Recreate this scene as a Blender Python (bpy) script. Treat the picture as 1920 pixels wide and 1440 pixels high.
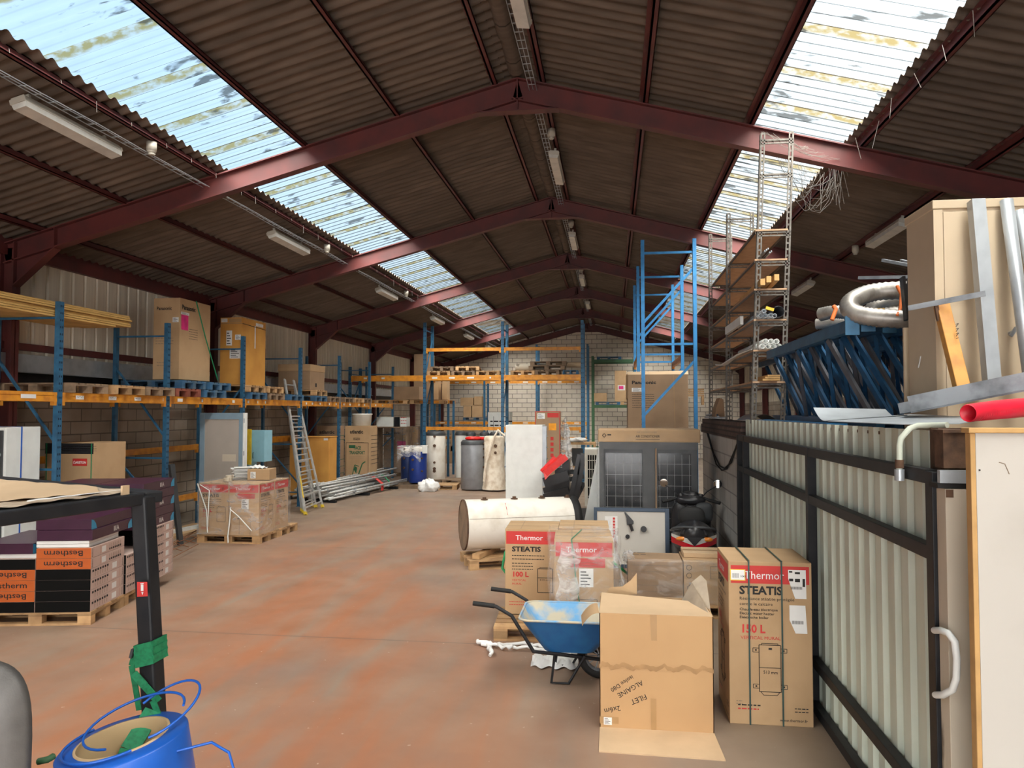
import bpy, math, random
from mathutils import Vector, Matrix
for _o in list(bpy.data.objects): bpy.data.objects.remove(_o)
SC=bpy.context.scene; COL=SC.collection; PI=math.pi
# ---------------------------------------------------------------- camera
F=1400.0; YAW=.1335; PIT=.0368; HC=2.37
cd=bpy.data.cameras.new('camera'); cam=bpy.data.objects.new('camera',cd); COL.objects.link(cam)
cd.sensor_width=36; cd.lens=F/1920*36; cd.clip_start=.05; cd.clip_end=200
cam.location=(0,0,HC); cam.rotation_euler=(PI/2+PIT,0,YAW); SC.camera=cam
SC.view_settings.view_transform='Standard'; SC.view_settings.look='None'
SC.view_settings.exposure=0.12; SC.view_settings.gamma=1; SC.view_settings.use_curve_mapping=False
_c=(math.cos(YAW),math.sin(YAW),math.cos(PIT),math.sin(PIT))
def ray(px,py):
    a=(px-960)/F; b=(720-py)/F; d=_c[2]-b*_c[3]; u=_c[3]+b*_c[2]
    return Vector((a*_c[0]-d*_c[1], a*_c[1]+d*_c[0], u))
def AY(px,py,Y): r=ray(px,py); return r*(Y/r.y)+Vector((0,0,HC))
def AX(px,py,X): r=ray(px,py); return r*(X/r.x)+Vector((0,0,HC))
def AZ(px,py,z=0.): r=ray(px,py); return r*((z-HC)/r.z)+Vector((0,0,HC))
# ---------------------------------------------------------------- daylight
W=bpy.data.worlds.new('sky'); SC.world=W; W.use_nodes=True; nt=W.node_tree; nt.nodes.clear()
wo=nt.nodes.new('ShaderNodeOutputWorld'); bg=nt.nodes.new('ShaderNodeBackground'); nt.links.new(bg.outputs[0],wo.inputs[0])
tc=nt.nodes.new('ShaderNodeTexCoord'); sx=nt.nodes.new('ShaderNodeSeparateXYZ'); nt.links.new(tc.outputs['Generated'],sx.inputs[0])
cr=nt.nodes.new('ShaderNodeValToRGB'); mr=nt.nodes.new('ShaderNodeMapRange')
nt.links.new(sx.outputs[0],mr.inputs[0]); mr.inputs[1].default_value=-.7; mr.inputs[2].default_value=.7
nt.links.new(mr.outputs[0],cr.inputs[0]); nt.links.new(cr.outputs[0],bg.inputs[0])
cr.color_ramp.elements[0].position=.15; cr.color_ramp.elements[0].color=(.50,.74,.98,1)
cr.color_ramp.elements[1].position=.8; cr.color_ramp.elements[1].color=(1.2,1.3,1.36,1)
e_=cr.color_ramp.elements.new(.45); e_.color=(.80,.93,1.05,1)
bg.inputs[1].default_value=2.0
def sun(name,rot,st,ang,colr):
    l=bpy.data.lights.new(name,'SUN'); l.energy=st; l.angle=math.radians(ang); l.color=colr
    o=bpy.data.objects.new(name,l); COL.objects.link(o); o.rotation_euler=rot; o.location=(0,0,30); return o
sun('overcast_daylight',(math.radians(24),math.radians(3),0),50,100,(1,.97,.93))
sun('door_daylight',(math.radians(78),0,math.radians(4)),5.5,70,(1,.95,.9))
# ---------------------------------------------------------------- mesh builder
_tx={}
def text_geo(s,bold=0.):
    k=(s,bold)
    if k not in _tx:
        c=bpy.data.curves.new('t','FONT'); c.body=s; c.size=1; c.offset=bold; c.resolution_u=2; c.fill_mode='FRONT' if False else 'BOTH'
        o=bpy.data.objects.new('t',c); COL.objects.link(o)
        dg=bpy.context.evaluated_depsgraph_get(); dg.update()
        m=bpy.data.meshes.new_from_object(o.evaluated_get(dg))
        vs=[(v.co.x,v.co.y) for v in m.vertices]; fs=[tuple(p.vertices) for p in m.polygons]
        w=max([v[0] for v in vs] or [1])
        _tx[k]=(vs,fs,w); bpy.data.objects.remove(o); bpy.data.curves.remove(c); bpy.data.meshes.remove(m)
    return _tx[k]
class MB:
    def __init__(s): s.v=[];s.f=[];s.m=[];s.s=[];s.k=0;s.M=None
    def add(s,vs,fs,sm=False):
        n=len(s.v)
        for p in vs: s.v.append(tuple(s.M@Vector(p)) if s.M else tuple(p))
        for f in fs: s.f.append([i+n for i in f]); s.m.append(s.k); s.s.append(sm)
        return s
    def box(s,x0,x1,y0,y1,z0,z1):
        return s.add([(x,y,z) for z in(z0,z1) for y in(y0,y1) for x in(x0,x1)],[(0,2,3,1),(4,5,7,6),(0,1,5,4),(2,6,7,3),(0,4,6,2),(1,3,7,5)])
    def bar(s,p0,p1,w,h,up=(0,0,1)):
        p0=Vector(p0);p1=Vector(p1); d=(p1-p0).normalized(); a=d.cross(Vector(up))
        if a.length<1e-3: a=d.cross(Vector((1,0,0)))
        a.normalize(); b=a.cross(d); a*=w/2; b*=h/2
        return s.add([p+i*a+j*b for p in(p0,p1) for j in(-1,1) for i in(-1,1)],[(0,1,3,2),(4,6,7,5),(0,4,5,1),(2,3,7,6),(0,2,6,4),(1,5,7,3)])
    def cyl(s,p0,p1,r,n=12,r2=None,cap=True):
        p0=Vector(p0);p1=Vector(p1); d=(p1-p0).normalized(); a=d.cross(Vector((0,0,1)))
        if a.length<1e-3: a=Vector((1,0,0))
        a.normalize(); b=d.cross(a); r2=r if r2 is None else r2
        vs=[p+(math.cos(t)*a+math.sin(t)*b)*q for p,q in((p0,r),(p1,r2)) for t in[2*PI*i/n for i in range(n)]]
        s.add(vs,[(i,(i+1)%n,n+(i+1)%n,n+i) for i in range(n)],True)
        if cap: s.add(vs,[tuple(range(n))[::-1],tuple(range(n,2*n))])
        return s
    def pipe(s,p0,p1,r,t,n=14):
        p0=Vector(p0);p1=Vector(p1); d=(p1-p0).normalized(); a=d.cross(Vector((0,0,1)))
        if a.length<1e-3: a=Vector((1,0,0))
        a.normalize(); b=d.cross(a)
        vs=[p+(math.cos(q)*a+math.sin(q)*b)*rr for p,rr in((p0,r),(p1,r),(p1,r-t),(p0,r-t)) for q in[2*PI*i/n for i in range(n)]]
        return s.add(vs,[(k*n+i,k*n+(i+1)%n,((k+1)%4)*n+(i+1)%n,((k+1)%4)*n+i) for k in range(4) for i in range(n)],True)
    def tube(s,pts,r,n=8,closed=False,rf=None):
        P=[Vector(p) for p in pts]; L=len(P); vs=[]; a=None
        for i,p in enumerate(P):
            d=(P[(i+1)%L]-P[i-1]) if (closed or 0<i<L-1) else (P[1]-P[0] if i==0 else P[-1]-P[-2])
            d.normalize()
            if a is None:
                a=d.cross(Vector((0,0,1))); a=a if a.length>1e-3 else Vector((1,0,0))
            a=(a-a.dot(d)*d).normalized(); b=d.cross(a); q=rf(i) if rf else r
            vs+=[p+(math.cos(2*PI*j/n)*a+math.sin(2*PI*j/n)*b)*q for j in range(n)]
        fs=[(i*n+j,i*n+(j+1)%n,((i+1)%L)*n+(j+1)%n,((i+1)%L)*n+j) for i in range(L if closed else L-1) for j in range(n)]
        s.add(vs,fs,True)
        if not closed: s.add(vs,[tuple(range(n))[::-1],tuple(range((L-1)*n,L*n))])
        return s
    def strap(s,pts,w,t,up=(0,0,1)):
        for a,b in zip(pts[:-1],pts[1:]): s.bar(a,b,w,t,up)
        return s
    def lathe(s,prof,c=(0,0,0),n=28,sm=True):
        c=Vector(c); L=len(prof)
        vs=[c+Vector((math.cos(2*PI*j/n)*r,math.sin(2*PI*j/n)*r,z)) for r,z in prof for j in range(n)]
        return s.add(vs,[(i*n+j,i*n+(j+1)%n,(i+1)*n+(j+1)%n,(i+1)*n+j) for i in range(L-1) for j in range(n)],sm)
    def prism(s,poly,a,b,ax=1):
        # polygon in the two other axes, extruded along axis ax from a to b
        def P(u,v,w): return (w,u,v) if ax==0 else (u,w,v) if ax==1 else (u,v,w)
        n=len(poly); vs=[P(u,v,w) for w in(a,b) for u,v in poly]
        return s.add(vs,[(i,(i+1)%n,n+(i+1)%n,n+i) for i in range(n)]+[tuple(range(n))[::-1],tuple(range(n,2*n))])
    def grid(s,fn,nu,nv,sm=True):
        vs=[fn(i/nu,j/nv) for j in range(nv+1) for i in range(nu+1)]
        return s.add(vs,[(j*(nu+1)+i,j*(nu+1)+i+1,(j+1)*(nu+1)+i+1,(j+1)*(nu+1)+i) for j in range(nv) for i in range(nu)],sm)
    def text(s,t,o,x,y,size,bold=0.,w=None,al='L'):
        vs,fs,tw=text_geo(t,bold); o=Vector(o);x=Vector(x);y=Vector(y); sx=size if w is None else w/tw
        off={'L':0,'C':-tw*sx/2,'R':-tw*sx}[al]
        return s.add([o+x*(a*sx+off)+y*(b*size) for a,b in vs],fs)
    def build(s,name,mats,parent=None,bevel=0.,kind=None):
        me=bpy.data.meshes.new(name); me.from_pydata(s.v,[],s.f)
        if not isinstance(mats,(list,tuple)): mats=[mats]
        for m in mats: me.materials.append(M(m) if isinstance(m,str) else m)
        me.polygons.foreach_set('material_index',[min(k,len(mats)-1) for k in s.m]); me.polygons.foreach_set('use_smooth',s.s); me.update()
        o=bpy.data.objects.new(name,me); COL.objects.link(o)
        if parent: o.parent=parent
        if bevel:
            b=o.modifiers.new('b','BEVEL'); b.width=bevel; b.segments=2; b.limit_method='ANGLE'; b.angle_limit=.7
        if kind: o['kind']=kind
        return o
def tag(o,label,cat,group=None,kind=None):
    o['label']=label; o['category']=cat
    if group: o['group']=group
    if kind: o['kind']=kind
    return o
def thing(name,label,cat,loc=(0,0,0),rz=0.,group=None):
    o=bpy.data.objects.new(name,None); COL.objects.link(o); o.location=loc; o.rotation_euler=(0,0,rz); o.empty_display_size=.1
    return tag(o,label,cat,group)
def one(name,mb,mats,label,cat,loc=(0,0,0),rz=0.,group=None,bevel=0.):
    o=mb.build(name,mats,None,bevel); o.location=loc; o.rotation_euler=(0,0,rz); return tag(o,label,cat,group)
def dup(root,loc,rot,label,group=None):
    r=root.copy(); COL.objects.link(r); r.location=loc; r.rotation_euler=rot if isinstance(rot,tuple) else (0,0,rot); r['label']=label
    if group: r['group']=group
    for ch in list(root.children):
        c=ch.copy(); COL.objects.link(c); c.parent=r
        for g in ch.children:
            d=g.copy(); COL.objects.link(d); d.parent=c
    return r
def sub(parent,name,mats,fn,bevel=0.,label=None):
    b=MB(); fn(b); o=b.build(name,mats,parent,bevel)
    if label: o['label']=label
    return o
# ---------------------------------------------------------------- materials
_m={}
def mat(name,c,rough=.6,metal=0.,var=.15,scale=6.,bump=0.,bscale=60.,c2=None,stretch=(1,1,1),thr=(.4,.7),spec=.5,rnd=0.,coat=0.,emit=None):
    m=bpy.data.materials.new(name); m.use_nodes=True; n=m.node_tree; N=n.nodes; L=n.links
    b=N['Principled BSDF']; b.inputs['Roughness'].default_value=rough; b.inputs['Metallic'].default_value=metal
    b.inputs['Specular IOR Level'].default_value=spec; b.inputs['Coat Weight'].default_value=coat
    tc=N.new('ShaderNodeTexCoord'); mp=N.new('ShaderNodeMapping'); mp.inputs['Scale'].default_value=stretch
    L.new(tc.outputs['Object'],mp.inputs[0])
    nz=N.new('ShaderNodeTexNoise'); nz.inputs['Scale'].default_value=scale; nz.inputs['Detail'].default_value=5
    L.new(mp.outputs[0],nz.inputs['Vector'])
    mrn=N.new('ShaderNodeMapRange'); mrn.inputs[1].default_value=thr[0]; mrn.inputs[2].default_value=thr[1]; L.new(nz.outputs[0],mrn.inputs[0])
    mx=N.new('ShaderNodeMix'); mx.data_type='RGBA'
    if c2 is None: c2=tuple(max(0,x*(1-2*var)) for x in c)
    mx.inputs[6].default_value=(*c,1); mx.inputs[7].default_value=(*c2,1); L.new(mrn.outputs[0],mx.inputs[0])
    out=mx.outputs[2]
    if rnd:
        oi=N.new('ShaderNodeObjectInfo'); hs=N.new('ShaderNodeHueSaturation'); m2=N.new('ShaderNodeMapRange')
        m2.inputs[3].default_value=1-rnd; m2.inputs[4].default_value=1+rnd; L.new(oi.outputs['Random'],m2.inputs[0]); L.new(m2.outputs[0],hs.inputs['Value'])
        L.new(out,hs.inputs['Color']); out=hs.outputs[0]
    L.new(out,b.inputs['Base Color'])
    if bump:
        n2=N.new('ShaderNodeTexNoise'); n2.inputs['Scale'].default_value=bscale; n2.inputs['Detail'].default_value=3; L.new(mp.outputs[0],n2.inputs['Vector'])
        bp=N.new('ShaderNodeBump'); bp.inputs['Strength'].default_value=bump; bp.inputs['Distance'].default_value=.01; L.new(n2.outputs[0],bp.inputs['Height']); L.new(bp.outputs[0],b.inputs['Normal'])
    if emit: b.inputs['Emission Color'].default_value=(*c,1); b.inputs['Emission Strength'].default_value=emit
    _m[name]=m; return m
def M(n): return _m[n]
mat('red_oxide',(.125,.026,.024),.55,0,.2,3,c2=(.075,.022,.022))
mat('rack_blue',(.032,.135,.25),.42,.1,.15,8,c2=(.02,.085,.165),rnd=.08)
mat('bright_blue',(.03,.24,.55),.4,.1,.12,8)
mat('rack_slot',(.005,.02,.05),.8)
mat('rack_orange',(.78,.33,.03),.4,.05,.15,7,c2=(.55,.2,.03))
mat('white_label',(.8,.8,.78),.6,0,.03)
mat('wood',(.50,.31,.15),.8,0,.2,5,.3,90,c2=(.33,.19,.09),stretch=(1,1,1),rnd=.3)
mat('old_wood',(.28,.19,.12),.85,0,.2,5,.3,90,rnd=.25)
mat('ply',(.72,.47,.16),.7,0,.2,4,c2=(.50,.30,.09),stretch=(1,1,30),thr=(.35,.65))
mat('pallet_blue',(.03,.11,.22),.75,0,.2,6,.2,90,c2=(.10,.15,.19),rnd=.2)
mat('card',(.50,.33,.18),.85,0,.06,3,c2=(.44,.285,.15),rnd=.06)
mat('card_dark',(.36,.235,.14),.85,0,.08,3,rnd=.06)
mat('card_light',(.58,.41,.25),.85,0,.06,3)
mat('card_orange',(.66,.33,.07),.75,0,.08,2,c2=(.55,.25,.05))
mat('tape',(.42,.25,.11),.3,0,.05)
mat('ink',(.015,.014,.014),.7)
mat('ink_green',(.02,.12,.05),.7)
mat('red_print',(.58,.035,.03),.6,0,.05)
mat('white_print',(.85,.84,.82),.6)
mat('grey_print',(.30,.22,.15),.8)
mat('pink',(.75,.03,.22),.6)
mat('orange_tag',(.95,.38,.02),.6)
mat('black_steel',(.012,.013,.016),.5,.0,.2,10,c2=(.022,.022,.024),spec=.3)
mat('dark_grey',(.06,.065,.07),.5,.1)
mat('galv',(.46,.50,.53),.38,.45,.2,7,c2=(.38,.41,.44))
mat('galv_dull',(.36,.39,.42),.5,.35,.25,9)
mat('alu',(.62,.62,.60),.4,.4,.15,9)
mat('dexion',(.17,.155,.135),.55,.4,.2,20,c2=(.09,.08,.07))
mat('white_enamel',(.80,.82,.79),.4,0,.04,5)
mat('dirty_white',(.82,.78,.70),.55,0,.15,3,.2,9,c2=(.52,.44,.33),thr=(.5,.85))
mat('cream_steel',(.56,.45,.31),.45,0,.05,3)
mat('green_grey',(.60,.65,.55),.45,0,.12,5,c2=(.50,.54,.45),stretch=(1,1,.3))
mat('frame_blue_shaded',(.014,.085,.19),.5,.1,.2,8,c2=(.01,.045,.10))  # rack blue darkened: shade over the stacked frames is put into the colour
mat('brace_grey',(.10,.105,.12),.6,.2,.2)
mat('cladding',(.78,.71,.58),.5,0,.2,2.2,c2=(.60,.53,.42),stretch=(1,3.5,.12))
mat('chipboard',(.52,.33,.20),.8,0,.12,12,c2=(.42,.27,.16))
mat('red_plastic',(.85,.02,.05),.4,0,.1)
mat('red_paint',(.80,.02,.015),.35)
mat('blue_plastic',(.015,.12,.55),.35,0,.1,6)
mat('navy',(.015,.04,.16),.45,0,.1)
mat('tank_grey',(.29,.30,.32),.4,.3,.1,5)
mat('quilt',(.86,.78,.65),.8,0,.12,6,.6,14,c2=(.60,.48,.34))
mat('black_rubber',(.012,.012,.012),.7)
mat('black_plastic',(.022,.022,.025),.30,0,.1)
mat('seat_grey',(.12,.115,.11),.5,0,.1,20,.1,200)
mat('cardcore',(.62,.44,.24),.8,0,.05)
mat('green_strap',(.01,.24,.10),.6,0,.2,60)
mat('orange_strap',(.85,.20,.04),.6)
mat('yellow',(.85,.60,.04),.5)
mat('sky_board',(.30,.58,.70),.5,0,.04)
mat('panel_blue',(.22,.32,.40),.5,0,.05)
mat('panel_beige',(.43,.38,.33),.5,0,.05,2)
mat('white_board',(.56,.53,.48),.55,0,.06,2,c2=(.47,.44,.39),thr=(.55,.9))
mat('chip_paint',(.58,.51,.40),.6,0,.2,4,.3,14,c2=(.18,.14,.10),stretch=(1,1,.35),thr=(.62,.68))
mat('rust',(.13,.07,.04),.9,0,.3,12,.5,30)
mat('insul',(.60,.36,.14),.85,0,.1,8)
mat('plum',(.055,.015,.04),.35,0,.1)
mat('cyan_print',(.05,.36,.62),.5)
mat('box_black',(.003,.003,.003),.7,spec=.15)
mat('box_orange',(.50,.10,.012),.55,0,.05)
mat('box_pink',(.62,.46,.40),.6,0,.04)
mat('green_rack',(.035,.11,.045),.5)
mat('grey_block',(.30,.285,.26),.9,0,.2,8,.4,40)
mat('tail_red',(.5,.005,.02),.15,0,.05,coat=.5)
mat('amber',(.8,.25,.03),.15,coat=.5)
mat('mirror',(.75,.75,.75),.04,1.)
mat('lamp_body',(.50,.47,.40),.5,0,.1)
mat('lamp_diffuser',(.62,.62,.58),.25,0,.08)
mat('cobweb',(.26,.235,.21),.9)
mat('tray_blue',(.012,.10,.28),.4,0,.2,5,c2=(.02,.15,.36))
mat('tray_inside',(.14,.36,.62),.6,0,.2,5,c2=(.52,.46,.33),thr=(.40,.58))
mat('pane_dark',(.02,.022,.026),.15,.1)
mat('wire_grey',(.35,.36,.36),.5,.5)
def film(name,op,tint=(1,1,1),rough=.12):
    m=bpy.data.materials.new(name); m.use_nodes=True; N=m.node_tree.nodes; L=m.node_tree.links; N.clear()
    o=N.new('ShaderNodeOutputMaterial'); t=N.new('ShaderNodeBsdfTransparent'); t.inputs[0].default_value=(*tint,1)
    p=N.new('ShaderNodeBsdfPrincipled'); p.inputs['Base Color'].default_value=(.8,.8,.8,1); p.inputs['Roughness'].default_value=rough
    mx=N.new('ShaderNodeMixShader'); tc=N.new('ShaderNodeTexCoord'); mp=N.new('ShaderNodeMapping'); mp.inputs['Scale'].default_value=(1,1,2.2)
    nz=N.new('ShaderNodeTexNoise'); nz.inputs['Scale'].default_value=3.2; nz.inputs['Detail'].default_value=6; nz.inputs['Distortion'].default_value=1.5
    cr=N.new('ShaderNodeValToRGB'); cr.color_ramp.elements[0].position=.45; cr.color_ramp.elements[0].color=(op*.5,)*3+(1,); cr.color_ramp.elements[1].position=.75; cr.color_ramp.elements[1].color=(min(1,op*3),)*3+(1,)
    L.new(tc.outputs['Object'],mp.inputs[0]); L.new(mp.outputs[0],nz.inputs[0]); L.new(nz.outputs[0],cr.inputs[0])
    bp=N.new('ShaderNodeBump'); bp.inputs['Strength'].default_value=.9; bp.inputs['Distance'].default_value=.03; L.new(nz.outputs[0],bp.inputs['Height']); L.new(bp.outputs[0],p.inputs['Normal'])
    L.new(cr.outputs[0],mx.inputs[0]); L.new(t.outputs[0],mx.inputs[1]); L.new(p.outputs[0],mx.inputs[2]); L.new(mx.outputs[0],o.inputs[0]); _m[name]=m
film('film',.15); film('film_fine',.03); film('film_thick',.5)
# ---------------------------------------------------------------- special surfaces
def nodes(name):
    m=bpy.data.materials.new(name); m.use_nodes=True; _m[name]=m
    return m,m.node_tree.nodes,m.node_tree.links,m.node_tree.nodes['Principled BSDF']
def blockwall(name,bw,bh,c1,c2,mort,dirt,axis,bump=.5,off=(0,0,0),msize=.012):
    m,N,L,b=nodes(name); tc=N.new('ShaderNodeTexCoord'); sp=N.new('ShaderNodeSeparateXYZ'); cb=N.new('ShaderNodeCombineXYZ')
    L.new(tc.outputs['Object'],sp.inputs[0]); L.new(sp.outputs[axis],cb.inputs[0]); L.new(sp.outputs[2],cb.inputs[1])
    br=N.new('ShaderNodeTexBrick'); br.inputs['Scale'].default_value=1; br.inputs['Brick Width'].default_value=bw; br.inputs['Row Height'].default_value=bh
    br.inputs['Mortar Size'].default_value=msize; br.inputs['Mortar Smooth'].default_value=.3
    br.inputs['Color1'].default_value=(*c1,1); br.inputs['Color2'].default_value=(*c2,1); br.inputs['Mortar'].default_value=(*mort,1); L.new(cb.outputs[0],br.inputs[0])
    nz=N.new('ShaderNodeTexNoise'); nz.inputs['Scale'].default_value=.9; nz.inputs['Detail'].default_value=6; L.new(tc.outputs['Object'],nz.inputs[0])
    mr=N.new('ShaderNodeMapRange'); mr.inputs[1].default_value=.4; mr.inputs[2].default_value=.7; L.new(nz.outputs[0],mr.inputs[0])
    mx=N.new('ShaderNodeMix'); mx.data_type='RGBA'; mx.blend_type='MULTIPLY'; L.new(mr.outputs[0],mx.inputs[0]); L.new(br.outputs[0],mx.inputs[6]); mx.inputs[7].default_value=(*dirt,1)
    L.new(mx.outputs[2],b.inputs['Base Color']); b.inputs['Roughness'].default_value=.9
    bp=N.new('ShaderNodeBump'); bp.inputs['Strength'].default_value=bump; bp.inputs['Distance'].default_value=.012; bp.invert=True; L.new(br.outputs['Fac'],bp.inputs['Height']); L.new(bp.outputs[0],b.inputs['Normal'])
blockwall('block_left',.50,.22,(.40,.34,.275),(.33,.28,.225),(.17,.14,.115),(.62,.55,.48),1)
blockwall('block_back',.52,.235,(.80,.73,.63),(.74,.67,.57),(.22,.19,.16),(.88,.87,.84),0,.4,msize=.014)
blockwall('block_side',.50,.25,(.62,.60,.56),(.54,.52,.48),(.36,.34,.32),(.7,.68,.66),1)
# floor
m,N,L,b=nodes('concrete_floor'); tc=N.new('ShaderNodeTexCoord')
def nz(sc,stretch=(1,1,1),det=6,rot=0,dist=0.):
    mp=N.new('ShaderNodeMapping'); mp.inputs['Scale'].default_value=stretch; mp.inputs['Rotation'].default_value=(0,0,rot); L.new(tc.outputs['Object'],mp.inputs[0])
    n=N.new('ShaderNodeTexNoise'); n.inputs['Scale'].default_value=sc; n.inputs['Detail'].default_value=det; n.inputs['Distortion'].default_value=dist; L.new(mp.outputs[0],n.inputs[0]); return n.outputs[0]
def mrg(x,a,b_,c=0.,d=1.):
    r=N.new('ShaderNodeMapRange'); r.inputs[1].default_value=a; r.inputs[2].default_value=b_; r.inputs[3].default_value=c; r.inputs[4].default_value=d; L.new(x,r.inputs[0]); return r.outputs[0]
def mth(op,a,b_):
    q=N.new('ShaderNodeMath'); q.operation=op
    for i,x in enumerate((a,b_)):
        if isinstance(x,(int,float)): q.inputs[i].default_value=x
        else: L.new(x,q.inputs[i])
    return q.outputs[0]
def mixc(f,a,b_,bl='MIX'):
    q=N.new('ShaderNodeMix'); q.data_type='RGBA'; q.blend_type=bl
    if isinstance(f,float): q.inputs[0].default_value=f
    else: L.new(f,q.inputs[0])
    for i,x in ((6,a),(7,b_)):
        if isinstance(x,tuple): q.inputs[i].default_value=(*x,1)
        else: L.new(x,q.inputs[i])
    return q.outputs[2]
base=mixc(mrg(nz(1.3),.35,.7),(.305,.235,.175),(.225,.172,.13))
sp=N.new('ShaderNodeSeparateXYZ'); L.new(tc.outputs['Object'],sp.inputs[0])
# red dust: strongest along the aisle curving from front centre to the back left
ctr=mth('SUBTRACT',sp.outputs[0],mrg(sp.outputs[1],3,14,-2.6,-4.4))
wx=mrg(mth('ABSOLUTE',ctr,0),0.8,4.2,1.,0.)
wy=mrg(sp.outputs[1],5,20,1.,.25)
streak=mrg(nz(1.1,(1,.22,1),8,.25,1.2),.30,.66)
fine=mrg(nz(4.,(1,.12,1),8,.35,.6),.35,.7)
red=mth('MULTIPLY',mth('MULTIPLY',wx,wy),mth('ADD',mth('MULTIPLY',streak,.75),mth('MULTIPLY',fine,.35)))
c=mixc(mrg(red,0,.8,0,.95),base,(.37,.145,.068))
dk=mrg(nz(.55,(1,1,1),4),.52,.72,0,.45)
c=mixc(dk,c,(.16,.135,.12))
spk=mrg(nz(17.,(1,1,1),2),.73,.76)
c=mixc(mth('MULTIPLY',spk,.6),c,(.62,.52,.42))
ln=mth('ABSOLUTE',mth('SUBTRACT',mth('MODULO',mth('ADD',sp.outputs[1],60),5.),2.6),0)
c=mixc(mrg(ln,.006,.016,.6,0.),c,(.10,.08,.07))
L.new(c,b.inputs['Base Color']); L.new(mrg(nz(2.2),.3,.7,.38,.62),b.inputs['Roughness'])
bp=N.new('ShaderNodeBump'); bp.inputs['Strength'].default_value=.12; L.new(nz(30),bp.inputs['Height']); L.new(bp.outputs[0],b.inputs['Normal'])
# fibre cement sheet: dark joint every fifth wave
SHEET=5.7/6
def sheetmat(name,c1,c2):
    global N,L,tc
    m,N,L,b=nodes(name); tc=N.new('ShaderNodeTexCoord'); sp=N.new('ShaderNodeSeparateXYZ'); L.new(tc.outputs['Object'],sp.inputs[0])
    a=mixc(mrg(nz(1.6,(1,5,1),7),.35,.68),c1,c2)
    a=mixc(mrg(nz(.5,(1,1,1),4),.45,.7,0,.55),a,tuple(x*.55 for x in c1))
    j=mth('MODULO',mth('ADD',sp.outputs[1],57.0),SHEET)
    a=mixc(mrg(j,.018,.035,.85,0.),a,(.02,.016,.014))
    L.new(a,b.inputs['Base Color']); b.inputs['Roughness'].default_value=.95
sheetmat('fibre_cement',(.155,.117,.09),(.092,.07,.053))
# translucent roof panels
RXC=-1.263
m,N,L,b=nodes('roof_light'); N.remove(b); out=[x for x in N if x.type=='OUTPUT_MATERIAL'][0]
tc=N.new('ShaderNodeTexCoord'); sp=N.new('ShaderNodeSeparateXYZ'); L.new(tc.outputs['Object'],sp.inputs[0])
j=mth('MODULO',mth('ADD',mth('ADD',sp.outputs[1],57.0),mth('MULTIPLY',nz(2.5),.05)),SHEET)
strip=mth('MULTIPLY',mrg(j,.0,.03,0,1),mrg(j,.13,.17,1,0))
moss=mth('MULTIPLY',strip,mrg(nz(9,(1,2,1),5),.36,.56))
wave=mth('ABSOLUTE',mth('SUBTRACT',mth('MODULO',mth('ADD',sp.outputs[1],57.0),.19),.095),0)
lines=mrg(wave,.0,.010,.22,0)
edge=mrg(mth('ABSOLUTE',mth('SUBTRACT',sp.outputs[0],RXC),0),3.02,3.75,.13,0)
dirt=mrg(mth('ADD',nz(3.2,(.7,2.6,1),6,0,.3),edge),.635,.70,0,.8)
soft=mrg(nz(3,(1,3,1),5),.4,.7,0,.22)
c=mixc(soft,(.86,.88,.88),(.62,.62,.58))
c=mixc(lines,c,(.42,.38,.32))
c=mixc(moss,c,(.50,.34,.10))
c=mixc(mth('MULTIPLY',strip,.35),c,(.7,.58,.35))
# lichen grows in from the upper edge and spots
c=mixc(dirt,c,(.10,.09,.075))
tr=N.new('ShaderNodeBsdfTransparent'); L.new(mixc(1.,c,(.62,.62,.62),'MULTIPLY'),tr.inputs[0])
tl=N.new('ShaderNodeBsdfTranslucent'); L.new(c,tl.inputs[0]); mx=N.new('ShaderNodeMixShader'); mx.inputs[0].default_value=.006
L.new(tr.outputs[0],mx.inputs[1]); L.new(tl.outputs[0],mx.inputs[2]); L.new(mx.outputs[0],out.inputs[0])
# ---------------------------------------------------------------- shell
RX=-1.263; SL=.264; ZR=6.92; BAY=5.7; FY=[10+BAY*i for i in range(-3,6)]   # portal frames
Y0,Y1=-8.2,38.8; XL,XR=-9.05,6.55
def zraf(x): return ZR-SL*abs(x-RX)          # top of rafter
def zsh(x): return zraf(x)+.135              # sheet mid line
sub(None,'floor','concrete_floor',lambda b:b.box(XL-.3,XR+.3,Y0-.3,Y1+.3,-.2,0))['kind']='structure'
PX=[.33,1.70,3.063,4.43,5.795,7.16]          # purlin offsets from the ridge
WAVE=.19
def strip(b,xa,xb,y0,y1,dz=0,n=8,th=.007):
    ny=int(round((y1-y0)/WAVE*n)); sl=-SL if xa>RX else SL
    for t in (0,):
        def fn(u,v):
            y=y0+(y1-y0)*u; x=xa+(xb-xa)*v
            return (x,y,zsh(x)+dz+.026*math.sin(2*PI*(y+57)/WAVE))
        b.grid(fn,ny,1)
b=MB()
for s in (-1,1):
    ed=[0.0]+PX[:5]+[8.15]
    for i in range(len(ed)-1):
        if i==2+0 and False: continue
        a,c_=ed[i],ed[i+1]
        if abs(a-3.063)<.01 and False: pass
        if abs(a-3.063)<.01:
            continue
        lo=a-(.14 if i>0 else 0)
        strip(b,RX+s*lo,RX+s*(c_+(.06 if abs(c_-3.063)<.01 else 0)),Y0,Y1,dz=-.012*(i%2)-(.03 if abs(a-4.43)<.01 else 0))
# ridge capping
for y in [Y0+.95*i for i in range(int((Y1-Y0)/.95))]:
    b.tube([(RX,y+.01,zsh(RX)-.02),(RX,y+.94,zsh(RX)-.045)],.11,10,rf=lambda i:.10+.02*i)
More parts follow.
